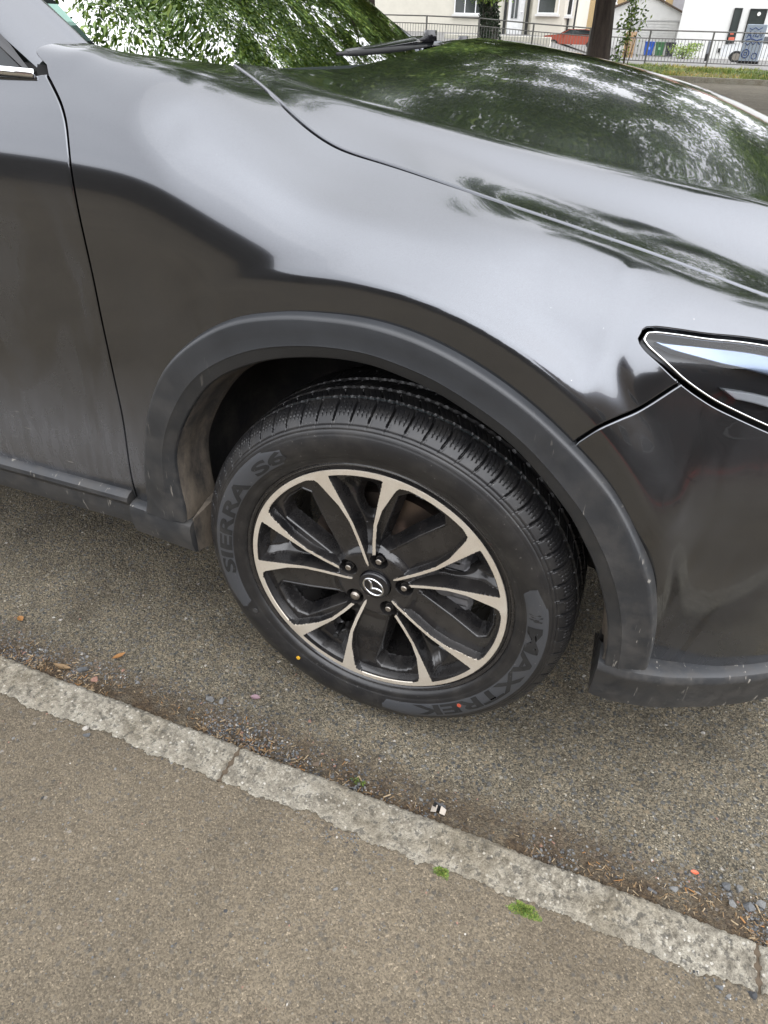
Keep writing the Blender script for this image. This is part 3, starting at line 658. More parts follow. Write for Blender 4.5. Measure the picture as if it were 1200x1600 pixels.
# wipers
def wiper(pts, tip):
    w = MB(); w.tube(pts, [.011, .010, .008, .006, .004], 8); o = w.build('wiper', M['gloss'], car, True)
    b = MB(); b.tube(tip, [.003, .006, .006, .006, .003], 6); b.build('wiper_blade', M['dash'], o, True)
    k = MB(); k.tube([pts[0], (pts[0][0], pts[0][1], pts[0][2] + .022)], [.017, .015], 12); k.build('wiper_pivot', M['gloss'], o, True)
wiper([(-.295,1.075,1.146), (-.298,.95,1.146), (-.300,.80,1.140), (-.300,.68,1.136), (-.302,.585,1.134)], [(-.285,1.02,1.137), (-.292,.85,1.134), (-.296,.72,1.132), (-.299,.62,1.131), (-.305,.55,1.131)])
wiper([(-.36,1.60,1.130), (-.34,1.50,1.134), (-.33,1.38,1.136), (-.315,1.24,1.136), (-.30,1.12,1.136)], [(-.35,1.58,1.126), (-.33,1.45,1.129), (-.31,1.25,1.128), (-.30,1.15,1.128), (-.295,1.09,1.128)])
# ---------------------------------------------------------------- wheel (local frame: x forward, z up, outside at -y, origin at the hub in the plane of the rim ring)
WZ = .355
AX0 = 26.6
def pw(x, xs, ys_): return np.interp(x, xs, ys_)
def rim_mesh():
    nt_, nr = 1440, 210
    th = np.arange(nt_) * 2 * np.pi / nt_; rr = np.concatenate([np.linspace(.012, .2345, 190), np.linspace(.2355, .247, 20)])
    TH, RR = np.meshgrid(th, rr, indexing='ij')
    k = np.round((np.degrees(TH) - AX0) / 72); ph = TH - np.radians(AX0 + 72 * k)            # from the V axis
    l = RR * np.sin(ph); al = np.abs(l)
    rtip = np.where(l > 0, .043, .060)
    I = pw(RR, [0, .045, .07, .10, .14, .196, .2345, .25], [.001, .0035, .0065, .011, .0190, .0365, .0485, .053])
    O = pw(RR, [0, .045, .07, .10, .14, .175, .200, .215, .225, .231, .2345, .2355], [.0058, .0082, .0125, .0170, .0252, .0395, .0550, .0640, .0705, .0765, .0900, .30])
    taper = np.clip((RR - rtip) / .010, 0, 1)
    mid = (I + O) / 2; half = (O - I) / 2 * np.sqrt(taper + 1e-6)
    d_spk = np.abs(al - mid) - half                        # < 0 on a machined face
    d_ring = .2350 - RR
    # small radius where the V pocket meets the ring
    d_ringV = d_ring
    mach = np.where(RR < rtip, 1., np.minimum(d_spk, d_ring)); mach = np.where((RR < .2345) & (al < I), np.maximum(mach, np.minimum(d_ring, 1)), mach)
    face = .0015 + .010 * (1 - np.clip(RR / .235, 0, 1)) ** 1.1
    face = np.where(RR < .047, face + .0, face)
    V = al < I; W = (al > O)
    psi = np.degrees(ph); psi = np.where(psi > 0, psi - 36, psi + 36)       # from the wide pocket's axis, + is counter-clockwise
    # depth below the face plane
    e = .0018
    sm = lambda d, w: np.clip(d / w, 0, 1) ** 2 * (3 - 2 * np.clip(d / w, 0, 1))
    dv = np.maximum(0, I - al)
    vdep = (.012 + .020 * sm(RR - .07, .05) - .014 * sm(RR - .19, .035)) * sm(np.minimum(dv, .2345 - RR + .0), .0028) + np.where(RR > .12, sm(dv - .002, .018) * .012, 0) * sm(.2345 - RR, .006)
    side = np.where(l > 0, 1, -1)
    dw = np.maximum(0, al - O)
    flat = (.0075 + .010 * sm(RR - .05, .05)) * sm(np.minimum(dw, .2350 - RR), .0026)
    depth = np.where(W, flat, 0) + np.where(V, vdep, 0)
    # wide pocket window, towards the counter-clockwise spoke
    poly = np.array([(.088, 23), (.140, 18.5), (.200, 16.2), (.2135, 12.0), (.2165, 4), (.2145, -4.0), (.205, -6.2), (.150, -.5), (.098, 9.5), (.085, 15)])
    px = poly[:, 0] * np.cos(np.radians(poly[:, 1])); py = poly[:, 0] * np.sin(np.radians(poly[:, 1]))
    qx = RR * np.cos(np.radians(psi)); qy = RR * np.sin(np.radians(psi))
    ins = np.zeros(RR.shape, bool); dist = np.full(RR.shape, 9.)
    for i in range(len(px)):
        x1, y1, x2, y2 = px[i], py[i], px[(i+1) % len(px)], py[(i+1) % len(px)]
        c = (y1 > qy) != (y2 > qy); ins ^= c & (qx < (x2-x1) * (qy-y1) / (y2-y1 + 1e-12) + x1)
        t = np.clip(((qx-x1)*(x2-x1) + (qy-y1)*(y2-y1)) / ((x2-x1)**2 + (y2-y1)**2), 0, 1); dist = np.minimum(dist, np.hypot(qx-x1-t*(x2-x1), qy-y1-t*(y2-y1)))
    sdw = np.where(ins, -dist, dist); sdw = np.where(W, sdw, .03)
    # raised lip on the flat, then a slope down into the window
    depth = depth + np.where(W, sm(.006 - sdw, .013) * .030, 0)
    depth = depth - np.where(W & (psi < 10), np.exp(-((sdw - .0065) / .0022) ** 2) * .0022 * sm(dw, .004), 0)
    hole = W & (sdw < -.0055) & (dw > .003)
    # V pocket slot
    qv = np.hypot((RR - .163) / .036, al / (.30 * RR * .36 + .0005)); 
    hole |= V & (qv < .78) & (RR < .20)
    depth = depth + np.where(V, sm(1.15 - qv, .5) * .016, 0) * sm(.2345 - RR, .02)
    # hub: flat boss, nut wells, cap seat
    boss = .0035; hubm = sm(.082 - RR, .016) 
    depth = depth * (1 - hubm) + hubm * np.where(mach < 0, 0, boss)
    for j in range(5):
        a = np.radians(AX0 - 15.5 + 72 * j); d = np.hypot(RR * np.cos(TH) - .0572 * np.cos(a), RR * np.sin(TH) - .0572 * np.sin(a))
        depth = np.where(d < .0168, np.maximum(depth, boss + .030 * sm(.0168 - d, .0018)), depth)
    depth = np.where(RR < .031, boss + .006 * sm(.031 - RR, .0015), depth)
    depth = np.maximum(depth, 0)
    y = face + depth
    y = np.where(RR > .2445, y + (RR - .2445) * 2.5, y)
    V_ = np.stack([RR * np.cos(TH), y, RR * np.sin(TH)], -1)
    F = grid_faces(nt_, nr, wrap=True)
    hf = hole.reshape(-1)[F].sum(1) >= 2
    F = F[~hf]
    mm = (mach.reshape(-1)[F].mean(1) < 0) & (depth.reshape(-1)[F].mean(1) < .0009) & (RR.reshape(-1)[F].mean(1) < .2450)
    nb = len(V_.reshape(-1, 3))
    # hub centre disc + flange + barrel
    prof = [(.2470, None), (.2500, .0045), (.2550, .0030), (.2585, .0045), (.2600, .009), (.2560, .014), (.240, .020)]
    V2 = []; F2 = []
    def rev(pr, n=240, ccw=True):
        b = nb + len(V2)
        for r, yy in pr:
            for k_ in range(n): a = 2*np.pi*k_/n; V2.append((r*math.cos(a), yy, r*math.sin(a)))
        for i in range(len(pr)-1):
            for k_ in range(n): F2.append([b+i*n+k_, b+i*n+(k_+1) % n, b+(i+1)*n+(k_+1) % n, b+(i+1)*n+k_])
    y247 = float(y[0, -1]); rev([(.2468, y247), (.2495, .0075), (.2520, .0035), (.2560, .0015), (.2590, .0030), (.2605, .0085), (.257, .015)], 360)
    rev([(.2346, .006), (.228, .022), (.221, .05), (.217, .09), (.215, .15), (.222, .20), (.235, .215)], 180)
    rev([(.013, .010), (.0005, .010)], 60)
    Vv = np.vstack([V_.reshape(-1, 3), np.array(V2)]); Ff = np.vstack([F, np.array(F2)])
    return Vv, Ff, np.r_[mm.astype(np.int32), np.zeros(len(F2), np.int32)]
def tyre_mesh():
    nt_ = 2400; th = np.arange(nt_) * 2 * np.pi / nt_
    pr = [(.2565, .006), (.2600, -.001), (.2640, -.0045), (.2665, -.0055), (.2690, -.0060), (.2760, -.0088), (.2850, -.0115), (.2950, -.0130), (.3050, -.0125), (.3150, -.0098), (.3215, -.0068), (.3240, -.0052)]
    pr2 = [(.3262, -.0036), (.3300, .0000), (.3360, .0055), (.3420, .0115), (.3465, .0180), (.3500, .0260), (.3525, .0360), (.3542, .0480), (.3550, .0600), (.3556, .0800), (.3558, .1050), (.3556, .130), (.3550, .150), (.3540, .165), (.351, .18), (.346, .195), (.335, .208), (.31, .218), (.275, .214), (.262, .205)]
    P = np.array(pr + pr2); d = np.r_[0, np.cumsum(np.linalg.norm(np.diff(P, axis=0), axis=1))]
    sA = np.linspace(0, d[len(pr)-1], 46)[:-1]; sB = np.linspace(d[len(pr)-1], d[len(pr)+13], 116)[:-1]; sC = np.linspace(d[len(pr)+13], d[-1], 16)
    s = np.r_[sA, sB, sC]; r = herm(d, P[:, 0], s); y = herm(d, P[:, 1], s)
    tr = np.gradient(r, s); ty = np.gradient(y, s); L_ = np.hypot(tr, ty); nr_, ny = ty / L_, -tr / L_            # outward normal in (r, y)
    TH, S = np.meshgrid(th, s, indexing='ij'); R_ = np.tile(r, (nt_, 1)); Y_ = np.tile(y, (nt_, 1))
    d0 = d[len(pr)-1]; q = S - d0                                      # distance over the shoulder line
    dep = np.zeros_like(S)
    g = lambda x, c, w: np.exp(-((x - c) / w) ** 4)
    dep += .0011 * g(S, d0 - .002, .0009) + .0012 * g(S, d0 + .006, .0008)
    N_ = 70; cell = TH * N_ / (2 * np.pi)
    # outer shoulder rib, slightly curved lateral grooves
    def lat(ph, w): f = (cell + ph) % 1; f = np.minimum(f, 1 - f) / N_ * 2 * np.pi * .345; return np.clip((w - f) / .0010, 0, 1)
    on = lambda a, b: (np.clip((q - a) / .0015, 0, 1) * np.clip((b - q) / .0015, 0, 1))
    curve = .18 * np.sin(q * 42)
    dep += .0080 * lat(curve, .0020) * on(.012, .056) * np.clip(.35 + q / .03, 0, 1)
    dep += .0014 * lat(curve, .0010) * on(.001, .012)
    for s_ in (.26, .50, .74): dep += .0032 * lat(curve + s_ + .02 * np.sin(q * 900), .0009) * on(.020, .050)
    dep += .0018 * lat(curve + .14, .0006) * on(.006, .02)
    # circumferential grooves
    zz = .0022 * np.abs(((cell * 1.0) % 1) * 2 - 1)
    for c, w in ((.060, .0042), (.094, .0045), (.128, .0045)): dep += .0072 * np.clip((w - np.abs(q - c - zz)) / .0012, 0, 1)
    for a, b, pz, sg in ((.066, .088, .3, -18), (.100, .122, .1, 18), (.134, .165, .5, 8)):
        dep += .0050 * lat(pz + sg * (q - a) * .9, .0017) * on(a, b)
        for s_ in (.33, .66): dep += .0020 * lat(pz + s_ + sg * (q - a) * .9, .0008) * on(a, b)
    dep = np.minimum(dep, .0092)
    # fine ribs low on the sidewall, little mould nibs
    dep += .00035 * g(S, d0 - .010, .0004) + .0005 * g(R_, .2725, .0006) * (Y_ < .02) + .0004 * g(R_, .2780, .0004) * (Y_ < .02)
    R2 = R_ - nr_ * dep; Y2 = Y_ - ny * dep
    X = R2 * np.cos(TH); Z = R2 * np.sin(TH)
    Z = np.where(Z < -WZ + .0, -WZ + .0005, Z)
    V = np.stack([X, Y2, Z], -1).reshape(-1, 3); F = grid_faces(nt_, len(s), wrap=True)
    return V, F, (r, y)
wheel = empty('wheel', (0, 0, WZ)); wheel.parent = car
v, f, mi = rim_mesh(); rim = mk('rim', v, f, None, wheel, True, mats=[M['rimb'], M['mach']], fm=mi)
rim.data.set_sharp_from_angle(angle=R(38))
v, f, tprof = tyre_mesh(); tyre = mk('tyre', v, f, M['rubber'], wheel, True); tyre.data.set_sharp_from_angle(angle=R(48))
tr_, ty_ = tprof; kk = np.argsort(tr_[:60]); TRr, TRy = tr_[:60][kk], ty_[:60][kk]
def side_y(r): return float(np.interp(r, TRr, TRy))
def on_side(th, r, off): return (r * math.cos(th), side_y(r) - off, r * math.sin(th))
# sheened bands on the sidewall that carry the lettering
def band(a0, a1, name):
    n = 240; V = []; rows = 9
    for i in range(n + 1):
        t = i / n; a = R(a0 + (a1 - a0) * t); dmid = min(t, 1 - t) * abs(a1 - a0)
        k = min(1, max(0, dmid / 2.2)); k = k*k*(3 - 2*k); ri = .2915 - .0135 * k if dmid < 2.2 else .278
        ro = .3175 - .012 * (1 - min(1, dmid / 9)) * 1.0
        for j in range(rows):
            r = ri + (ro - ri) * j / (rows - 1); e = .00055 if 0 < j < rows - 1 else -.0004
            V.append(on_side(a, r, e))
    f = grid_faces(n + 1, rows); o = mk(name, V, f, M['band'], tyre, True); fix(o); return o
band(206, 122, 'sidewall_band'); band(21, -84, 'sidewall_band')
def letters(txt, a_start, r0, h, spread, name, mat, off=.0011, th=.0006):
    c = bpy.data.curves.new('t', 'FONT'); c.body = txt; c.size = 1; c.offset = .034; c.resolution_u = 4
    o = bpy.data.objects.new('t', c); COL.objects.link(o); dg = bpy.context.evaluated_depsgraph_get(); me = bpy.data.meshes.new_from_object(o.evaluated_get(dg))
    bm = bmesh.new(); bm.from_mesh(me); bmesh.ops.triangulate(bm, faces=bm.faces); bmesh.ops.subdivide_edges(bm, edges=[e for e in bm.edges if e.calc_length() > .25], cuts=3, use_grid_fill=False)
    bmesh.ops.triangulate(bm, faces=bm.faces)
    xs_ = [v.co.x for v in bm.verts]; x0, x1 = min(xs_), max(xs_); ymax = max(v.co.y for v in bm.verts); ymin = min(v.co.y for v in bm.verts)
    for v in bm.verts:
        t = (v.co.x - x0) / (x1 - x0); r = r0 + h * (v.co.y - ymin) / (ymax - ymin); a = R(a_start - spread * t)
        v.co = on_side(a, r, off)
    me2 = bpy.data.meshes.new(name); bm.to_mesh(me2); bm.free(); bpy.data.objects.remove(o, do_unlink=True)
    me2.materials.append(mat); ob = bpy.data.objects.new(name, me2); COL.objects.link(ob); ob.parent = tyre; fix(ob)
    # the letter faces must look outwards
    return ob
letters('SIERRA', 189.5, .2815, .0265, 47, 'tyre_lettering', M['letter'])
letters('S6', 137, .2830, .0225, 16, 'tyre_lettering', M['letter'])
letters('MAXTREK', 5.5, .2825, .0255, 76, 'tyre_lettering', M['letter'])
M['fineletter'] = m_rubber('raised_small_print', (.040, .040, .041), .5, .05)
letters('RADIAL  225/55R19  99V', 84, .2835, .0050, 40, 'tyre_small_print', M['fineletter'], .0006) if False else None
letters('TUBELESS', -8, .2665, .0042, 14, 'tyre_small_print', M['fineletter'], .0007) if False else None
# little emblem above the maker's name: a few slanted strokes
em = MB()
for i, (a, r0_, r1_) in enumerate(((11.0, .284, .303), (10.0, .287, .306), (9.0, .284, .300), (8.3, .291, .305))):
    V = [on_side(R(a + da), rr_, .0012) for da, rr_ in ((.28, r0_), (-.28, r0_ + .003), (-.5, r1_), (.05, r1_ + .002))]; em.add(V, [[0, 1, 2, 3]])
o = em.build('tyre_emblem', M['letter'], tyre); fix(o)
def dot(a, r, rad, col, name):
    m = MB(); c = on_side(R(a), r, .0013); V = [(c[0] + rad*math.cos(t*math.pi/8), c[1], c[2] + rad*math.sin(t*math.pi/8)) for t in range(16)]
    V2 = [(x, y + .002, z) for x, y, z in V]; m.add(V + V2, [list(range(16))] + [[i, (i+1) % 16, 16+(i+1) % 16, 16+i] for i in range(16)]); o = m.build(name, col, tyre); fix(o)
dot(-123.4, .285, .0042, simple('yellow_paint', (.75, .42, .03), .6), 'yellow_paint_dot'); dot(-50, .2905, .0042, simple('red_paint', (.55, .10, .05), .6), 'red_paint_dot')
dot(-151, .283, .0055, M['fineletter'], 'tyre_stamp')
# thin coloured marking line left on the new tread
cl = MB(); M['cyan'] = simple('pale_blue_chalk', (.05, .10, .11), .7)
V = []
for i in range(180):
    a0 = 2*math.pi*i/180
    for yy in (.0436, .0443): V.append((.3541*math.cos(a0), yy, .3541*math.sin(a0)))
cl.add(V, [[2*i, 2*i+1, (2*i+3) % 360, (2*i+2) % 360] for i in range(180)])
cl.build('tread_marking', M['cyan'], tyre)
# centre cap with a winged emblem in an oval ring
cc = MB(); n = 48; prc = [(.0295, .016), (.0295, .0085), (.0280, .0065), (.0245, .0055), (.0, .0045)]
for r, yy in prc[:-1]: pass
V = [(r*math.cos(2*math.pi*k/n), yy, r*math.sin(2*math.pi*k/n)) for r, yy in prc[:-1] for k in range(n)] + [(0, .0048, 0)]
F = [[i*n+k, i*n+(k+1) % n, (i+1)*n+(k+1) % n, (i+1)*n+k] for i in range(3) for k in range(n)] + [[3*n+k, 3*n+(k+1) % n, 4*n] for k in range(n)]
cap = mk('centre_cap', V, F, M['gloss'], wheel, True); fix(cap)
CA = R(-38)                       # the cap has turned with the wheel
def capxy(u, v): return (u*math.cos(CA) - v*math.sin(CA), u*math.sin(CA) + v*math.cos(CA))
emb = MB()
def strip(pts, w, y=.0030, closed=False):
    P = [Vector(p) for p in pts]; V = []
    n_ = len(P)
    for i, p in enumerate(P):
        a = P[(i-1) % n_ if closed else max(i-1, 0)]; b = P[(i+1) % n_ if closed else min(i+1, n_-1)]; t = (b - a).normalized(); nn = Vector((-t.y, t.x)); ww = w[i] if isinstance(w, list) else w
        for sgn, yy in ((-1, .0052), (-.8, y), (.8, y), (1, .0052)):
            u, v_ = (p + nn * ww * sgn); x, z = capxy(u, v_); V.append((x, yy, z))
    F = [[i*4+k, i*4+k+1, ((i+1) % n_)*4+k+1, ((i+1) % n_)*4+k] for i in range(n_ if closed else n_-1) for k in range(3)]
    emb.add(V, F)
strip([(.0205*math.cos(t*math.pi/24), .0165*math.sin(t*math.pi/24)) for t in range(48)], .0017, closed=True)
strip([(-.0185, .0062), (-.011, .0050), (-.0055, .0015), (0, -.0058)], [.0007, .0016, .0022, .0016]); strip([(.0185, .0062), (.011, .0050), (.0055, .0015), (0, -.0058)], [.0007, .0016, .0022, .0016])
o = emb.build('emblem', M['chrome'], cap, True); fix(o)
# lug nuts, valve
for j in range(5):
    a = R(AX0 - 15.5 + 72*j); cx_, cz_ = .0572*math.cos(a), .0572*math.sin(a); lock = (j == 3)
    nm = MB(); nn = 6 if not lock else 20; r = .0098
    V = []; 
    for rr_, yy in ((r*1.05, .040), (r, .022), (r*.82, .0185), (.0062, .0180), (.0058, .0105), (.0048, .0092)):
        for k in range(nn*2 if not lock else nn): 
            q_ = nn*2 if not lock else nn
            rk = rr_ * (1 - .06*(k % 2)) if rr_ > .0065 and not lock else rr_
            V.append((cx_ + rk*math.cos(2*math.pi*k/q_), yy, cz_ + rk*math.sin(2*math.pi*k/q_)))
    q_ = nn*2 if not lock else nn
    F = [[i*q_+k, i*q_+(k+1) % q_, (i+1)*q_+(k+1) % q_, (i+1)*q_+k] for i in range(5) for k in range(q_)] + [list(range(5*q_, 6*q_))]
    nut = mk('wheel_nut', V, F, None, wheel, False, mats=[M['rimb'], M['steel']], fm=[0]*(q_*4) + [1]*(q_+1)); fix(nut)
    if lock:
        nm.tube([(cx_, .0175, cz_), (cx_, .0105, cz_)], .0088, 20); b = nm.build('locking_cap', M['steel'], nut, True)
        s2 = MB(); s2.tube([(cx_ + .0045*math.cos(t), .0103, cz_ + .0045*math.sin(t)) for t in np.linspace(0, 2*math.pi, 18)], .0007, 4); s2.build('key_groove', M['dark'], nut)
va = R(-116.5); vv = MB(); vx, vz = math.cos(va), math.sin(va)
vv.tube([(.186*vx, .045, .186*vz), (.1835*vx, .022, .1835*vz), (.182*vx, .013, .182*vz)], [.0065, .0048, .0040], 12); vb = vv.build('tyre_valve', M['rubber'], wheel, True)
vc = MB(); vc.tube([(.1822*vx, .0135, .1822*vz), (.1812*vx, .006, .1812*vz)], [.0048, .0045], 12); vc.build('valve_cap', M['dark'], vb, True)
# brake
bk = MB(); n = 96
for r0_, r1_, yy in ((.05, .155, .080), (.155, .155, .080)):
    pass
V = [(r*math.cos(2*math.pi*k/n), yy, r*math.sin(2*math.pi*k/n)) for r, yy in ((.155, .105), (.155, .080), (.095, .0795), (.090, .062), (.040, .058), (.002, .058)) for k in range(n)]
F = [[i*n+k, i*n+(k+1) % n, (i+1)*n+(k+1) % n, (i+1)*n+k] for i in range(5) for k in range(n)]
dsc = mk('brake_disc', V, F, M['disc'], car, True); dsc.location = (0, 0, WZ); fix(dsc); dsc.data.set_sharp_from_angle(angle=R(30))
cp = MB()
for a in np.linspace(-12, 38, 9): cp.box((.148*math.cos(R(a)), .075, .148*math.sin(R(a))), (.055, .060, .034), m=0, bev=.008)
cal = cp.build('brake_caliper', M['caliper'], car); cal.location = (0, 0, WZ)
c2 = MB(); c2.tube([(.125*math.cos(R(8)), .048, .125*math.sin(R(8))), (.125*math.cos(R(8)), .034, .125*math.sin(R(8)))], [.022, .019], 20); c2.build('piston_housing', M['caliper'], cal, True)
# the other wheels are copies
def copy_tree(o, parent):
    c = o.copy(); COL.objects.link(c); c.parent = parent
    for ch in list(o.children): copy_tree(ch, c)
    return c
w2 = copy_tree(wheel, car); w2.location = (-2.70, 0, WZ)
w3 = copy_tree(wheel, car); w3.location = (0, 2*YC, WZ); w3.rotation_euler = (0, 0, math.pi)
# rear of the body, out of the picture
rb = MB()
sec = [(0, .0, .40), (0, .0, 1.03), (0, .07, 1.10), (0, .22, 1.50), (0, .40, 1.62), (0, .91, 1.66)]
for xx0, xx1, sc_ in ((-2.255, -2.9, 1), (-2.9, -3.45, .96), (-3.45, -3.58, .86)):
    pass
st = []
for xx, k in ((-2.26, 1), (-2.9, 1), (-3.3, .97), (-3.5, .90), (-3.58, .78)):
    half = [(xx, .91 - (.91 - y) * k, .42 + (z - .42) * (k if z > .42 else 1)) for _, y, z in sec]; full = half + [(a, 2*YC - b, c) for a, b, c in half[:-1][::-1]]; st.append(full)
V = [p for row in st for p in row]; n = len(st[0]); F = [[i*n+k, i*n+k+1, (i+1)*n+k+1, (i+1)*n+k] for i in range(len(st)-1) for k in range(n-1)] + [list(range((len(st)-1)*n, len(st)*n))]
o = mk('rear_body', V, F, M['paint'], car, False); fix(o); autosm(o, 35)
# ---------------------------------------------------------------- ground surfaces
def m_asphalt(name, matrix, stones, kind):
    n = NT(name); x, y, z = n.sep()[0:3]
    warp = n.t.nodes.new('ShaderNodeVectorMath'); warp.operation = 'MULTIPLY_ADD'; wn_ = n.t.nodes.new('ShaderNodeTexNoise'); wn_.inputs['Scale'].default_value = 130; n.link(n.co, wn_.inputs['Vector'])
    n.link(wn_.outputs['Color'], warp.inputs[0]); warp.inputs[1].default_value = (.006, .006, .006); n.link(n.co, warp.inputs[2]); wc_ = warp.outputs[0]
    v1 = n.vor(95, co=wc_); c1 = n.sep(n.vor(95, out='Color', co=wc_)); v2 = n.vor(210, co=wc_); c2 = n.sep(n.vor(210, out='Color', co=wc_)); v3 = n.vor(430); c3 = n.sep(n.vor(430, out='Color'))
    big = n.noise(1.3, 5, .6); mid = n.noise(7, 6, .68); fine = n.noise(520, 3, .7); patch = n.noise(3.1, 4, .6)
    m1 = n.math('MULTIPLY', n.ramp(v1, [(.26, 1), (.44, 0)]), n.ramp(c1[1], [(stones, 0), (stones + .1, 1)]))
    m2 = n.math('MULTIPLY', n.ramp(v2, [(.34, 1), (.52, 0)]), n.ramp(c2[1], [(.25, 0), (.5, 1)]))
    road_ = kind == 'road'
    K_ = 1.45 if road_ else .92
    sc = n.ramp(c1[0], [(q, tuple(min(.6, t * K_) for t in c)) for q, c in [(0, (.034, .038, .040)), (.18, (.065, .066, .064)), (.42, (.12, .10, .070)), (.64, (.16, .128, .084)), (.80, (.095, .096, .093)), (.94, (.20, .185, .15)), (.99, (.36, .34, .31))]], 'CONSTANT')
    sc2 = n.ramp(c2[0], [(q, tuple(min(.6, t * K_) for t in c)) for q, c in [(0, (.028, .028, .025)), (.20, (.070, .060, .044)), (.48, (.135, .108, .070)), (.70, (.18, .150, .100)), (.84, (.105, .105, .10)), (.965, (.34, .32, .27))]], 'CONSTANT')
    sc3 = n.ramp(c3[0], [(0, .40 if road_ else .66), (.3, .78 if road_ else .88), (.6, 1.12 if road_ else 1.06), (.9, 1.45 if road_ else 1.25), (.98, 2.3 if road_ else 1.7)], 'CONSTANT')
    base = n.mix(1, matrix, sc3, 'MULTIPLY'); base = n.mix(1, base, n.ramp(fine, [(.25, .70), (.75, 1.25)]), 'MULTIPLY')
    col = n.mix(n.math('MULTIPLY', m2, .78 if road_ else .30), base, sc2)
    col = n.mix(n.math('MULTIPLY', m1, .85 if road_ else .45), col, sc)
    col = n.mix(1, col, n.ramp(mid, [(.25, .58 if road_ else .80), (.5, 1.0), (.75, 1.28 if road_ else 1.14)]), 'MULTIPLY'); col = n.mix(1, col, n.ramp(big, [(.3, .80), (.7, 1.12)]), 'MULTIPLY')
    stain = n.ramp(patch, [(.56, 0), (.66, 1)]); col = n.mix(n.math('MULTIPLY', stain, .35), col, n.mix(1, col, (.50, .47, .44), 'MULTIPLY'))
    rough = .88
    if kind == 'road':     # soil and crumbs collect against the kerb
        e = n.math('ADD', y, n.math('MULTIPLY', n.math('SUBTRACT', n.noise(9, 6, .65), .5), .11))
        band_ = n.math('MULTIPLY', n.ramp(n.math('ADD', e, .5), [(.33, 1), (.385, .65), (.425, 0)]), 1)
        patchy = n.ramp(n.noise(14, 6, .7), [(.34, .25), (.56, 1)])
        soil = n.ramp(n.noise(120, 4, .75), [(.28, (.022, .016, .011)), (.5, (.062, .043, .026)), (.66, (.13, .09, .05)), (.8, (.08, .065, .05))])
        col = n.mix(n.math('MULTIPLY', band_, patchy), col, soil)
        #
    h = n.math('ADD', n.math('MULTIPLY', n.math('SUBTRACT', 1, v1), .8), n.math('ADD', n.math('MULTIPLY', n.math('SUBTRACT', 1, v2), .7), n.math('ADD', n.math('MULTIPLY', v3, -.45), n.math('MULTIPLY', fine, .45))))
    n.setp(Base_Color=col, Roughness=rough, Specular_IOR_Level=.35); n.bump(h, 1.0 if kind == 'road' else .55, .0042); return n.m
M['road'] = m_asphalt('worn_road_asphalt', (.178, .154, .110), .05, 'road')
M['pave'] = m_asphalt('footway_asphalt', (.146, .120, .084), .45, 'pave')
def m_kerb():
    n = NT('weathered_concrete'); a = n.noise(38, 8, .78); b = n.noise(5, 5, .62); f = n.noise(420, 3, .75); g = n.noise(150, 4, .7)
    y = n.sep()[1]
    v = n.vor(150); vc = n.sep(n.vor(150, out='Color')); grit = n.math('MULTIPLY', n.ramp(v, [(.3, 1), (.45, 0)]), n.ramp(vc[1], [(.4, 0), (.5, 1)]))
    col = n.ramp(a, [(.35, (.085, .076, .060)), (.43, (.18, .16, .125)), (.49, (.265, .24, .19)), (.57, (.375, .345, .28)), (.7, (.47, .445, .385))])
    col = n.mix(n.math('MULTIPLY', grit, .7), col, n.ramp(vc[0], [(0, (.12, .115, .10)), (.3, (.28, .25, .20)), (.6, (.48, .44, .36)), (.85, (.66, .63, .56))], 'CONSTANT'))
    edge = n.ramp(n.math('ADD', n.math('MULTIPLY', n.math('ADD', y, .228), n.math('ADD', y, .228)), n.math('MULTIPLY', n.noise(45, 4), .0008)), [(.0007, 0), (.0016, 1)])
    col = n.mix(n.math('MULTIPLY', edge, .5), col, (.50, .47, .395))
    col = n.mix(n.ramp(b, [(.46, 0), (.70, .75)]), col, n.mix(1, col, (.62, .56, .46), 'MULTIPLY'))
    spots = n.ramp(n.noise(75, 4, .65), [(.56, 0), (.62, 1)]); col = n.mix(n.math('MULTIPLY', spots, .7), col, (.085, .08, .07))
    col = n.mix(1, col, n.ramp(f, [(.25, .62), (.75, 1.28)]), 'MULTIPLY')
    n.setp(Base_Color=col, Roughness=.94, Specular_IOR_Level=.25); n.bump(n.math('ADD', n.math('MULTIPLY', a, 1.3), n.math('ADD', n.math('MULTIPLY', g, .7), n.math('MULTIPLY', f, .5))), 1.0, .0045); return n.m
M['kerb'] = m_kerb()
def fbm(x, s=0):
    r = np.zeros_like(x); rs = np.random.RandomState(s)
    for k in range(1, 7): r += np.sin(x * 2 * math.pi * (1.7 ** k) * 1.1 + rs.rand() * 9) / (1.45 ** k)
    return r
KY0, KY1, KZ = -.266, -.187, .030
def sheet(name, V, nx, ny, mat): o = mk(name, V, grid_faces(nx, ny), mat, None, True); return o
xs_ = np.unique(np.concatenate([np.linspace(-70, -2, 60), np.linspace(-2, 2.2, 1500), np.linspace(2.2, 70, 60)])); ysr = np.concatenate([np.linspace(-.192, .9, 60), np.linspace(1, 23.2, 30)])
X, Yg = np.meshgrid(xs_, ysr, indexing='ij')
Zr = np.zeros_like(X)
hump = np.exp(-((Yg - KY1) / .045) ** 2) * (.010 + .006 * fbm(X * .55, 3))                     # dirt banked against the kerb
near = (np.abs(X) < 3) & (Yg < 1.0)
Zr += np.where(Yg < 0, np.clip(hump, 0, .024), 0) - np.where(Yg < -.19, .0, 0)
o = sheet('road', np.stack([X, Yg, Zr], -1).reshape(-1, 3), len(xs_), len(ysr), M['road']); tag(o, kind='structure')
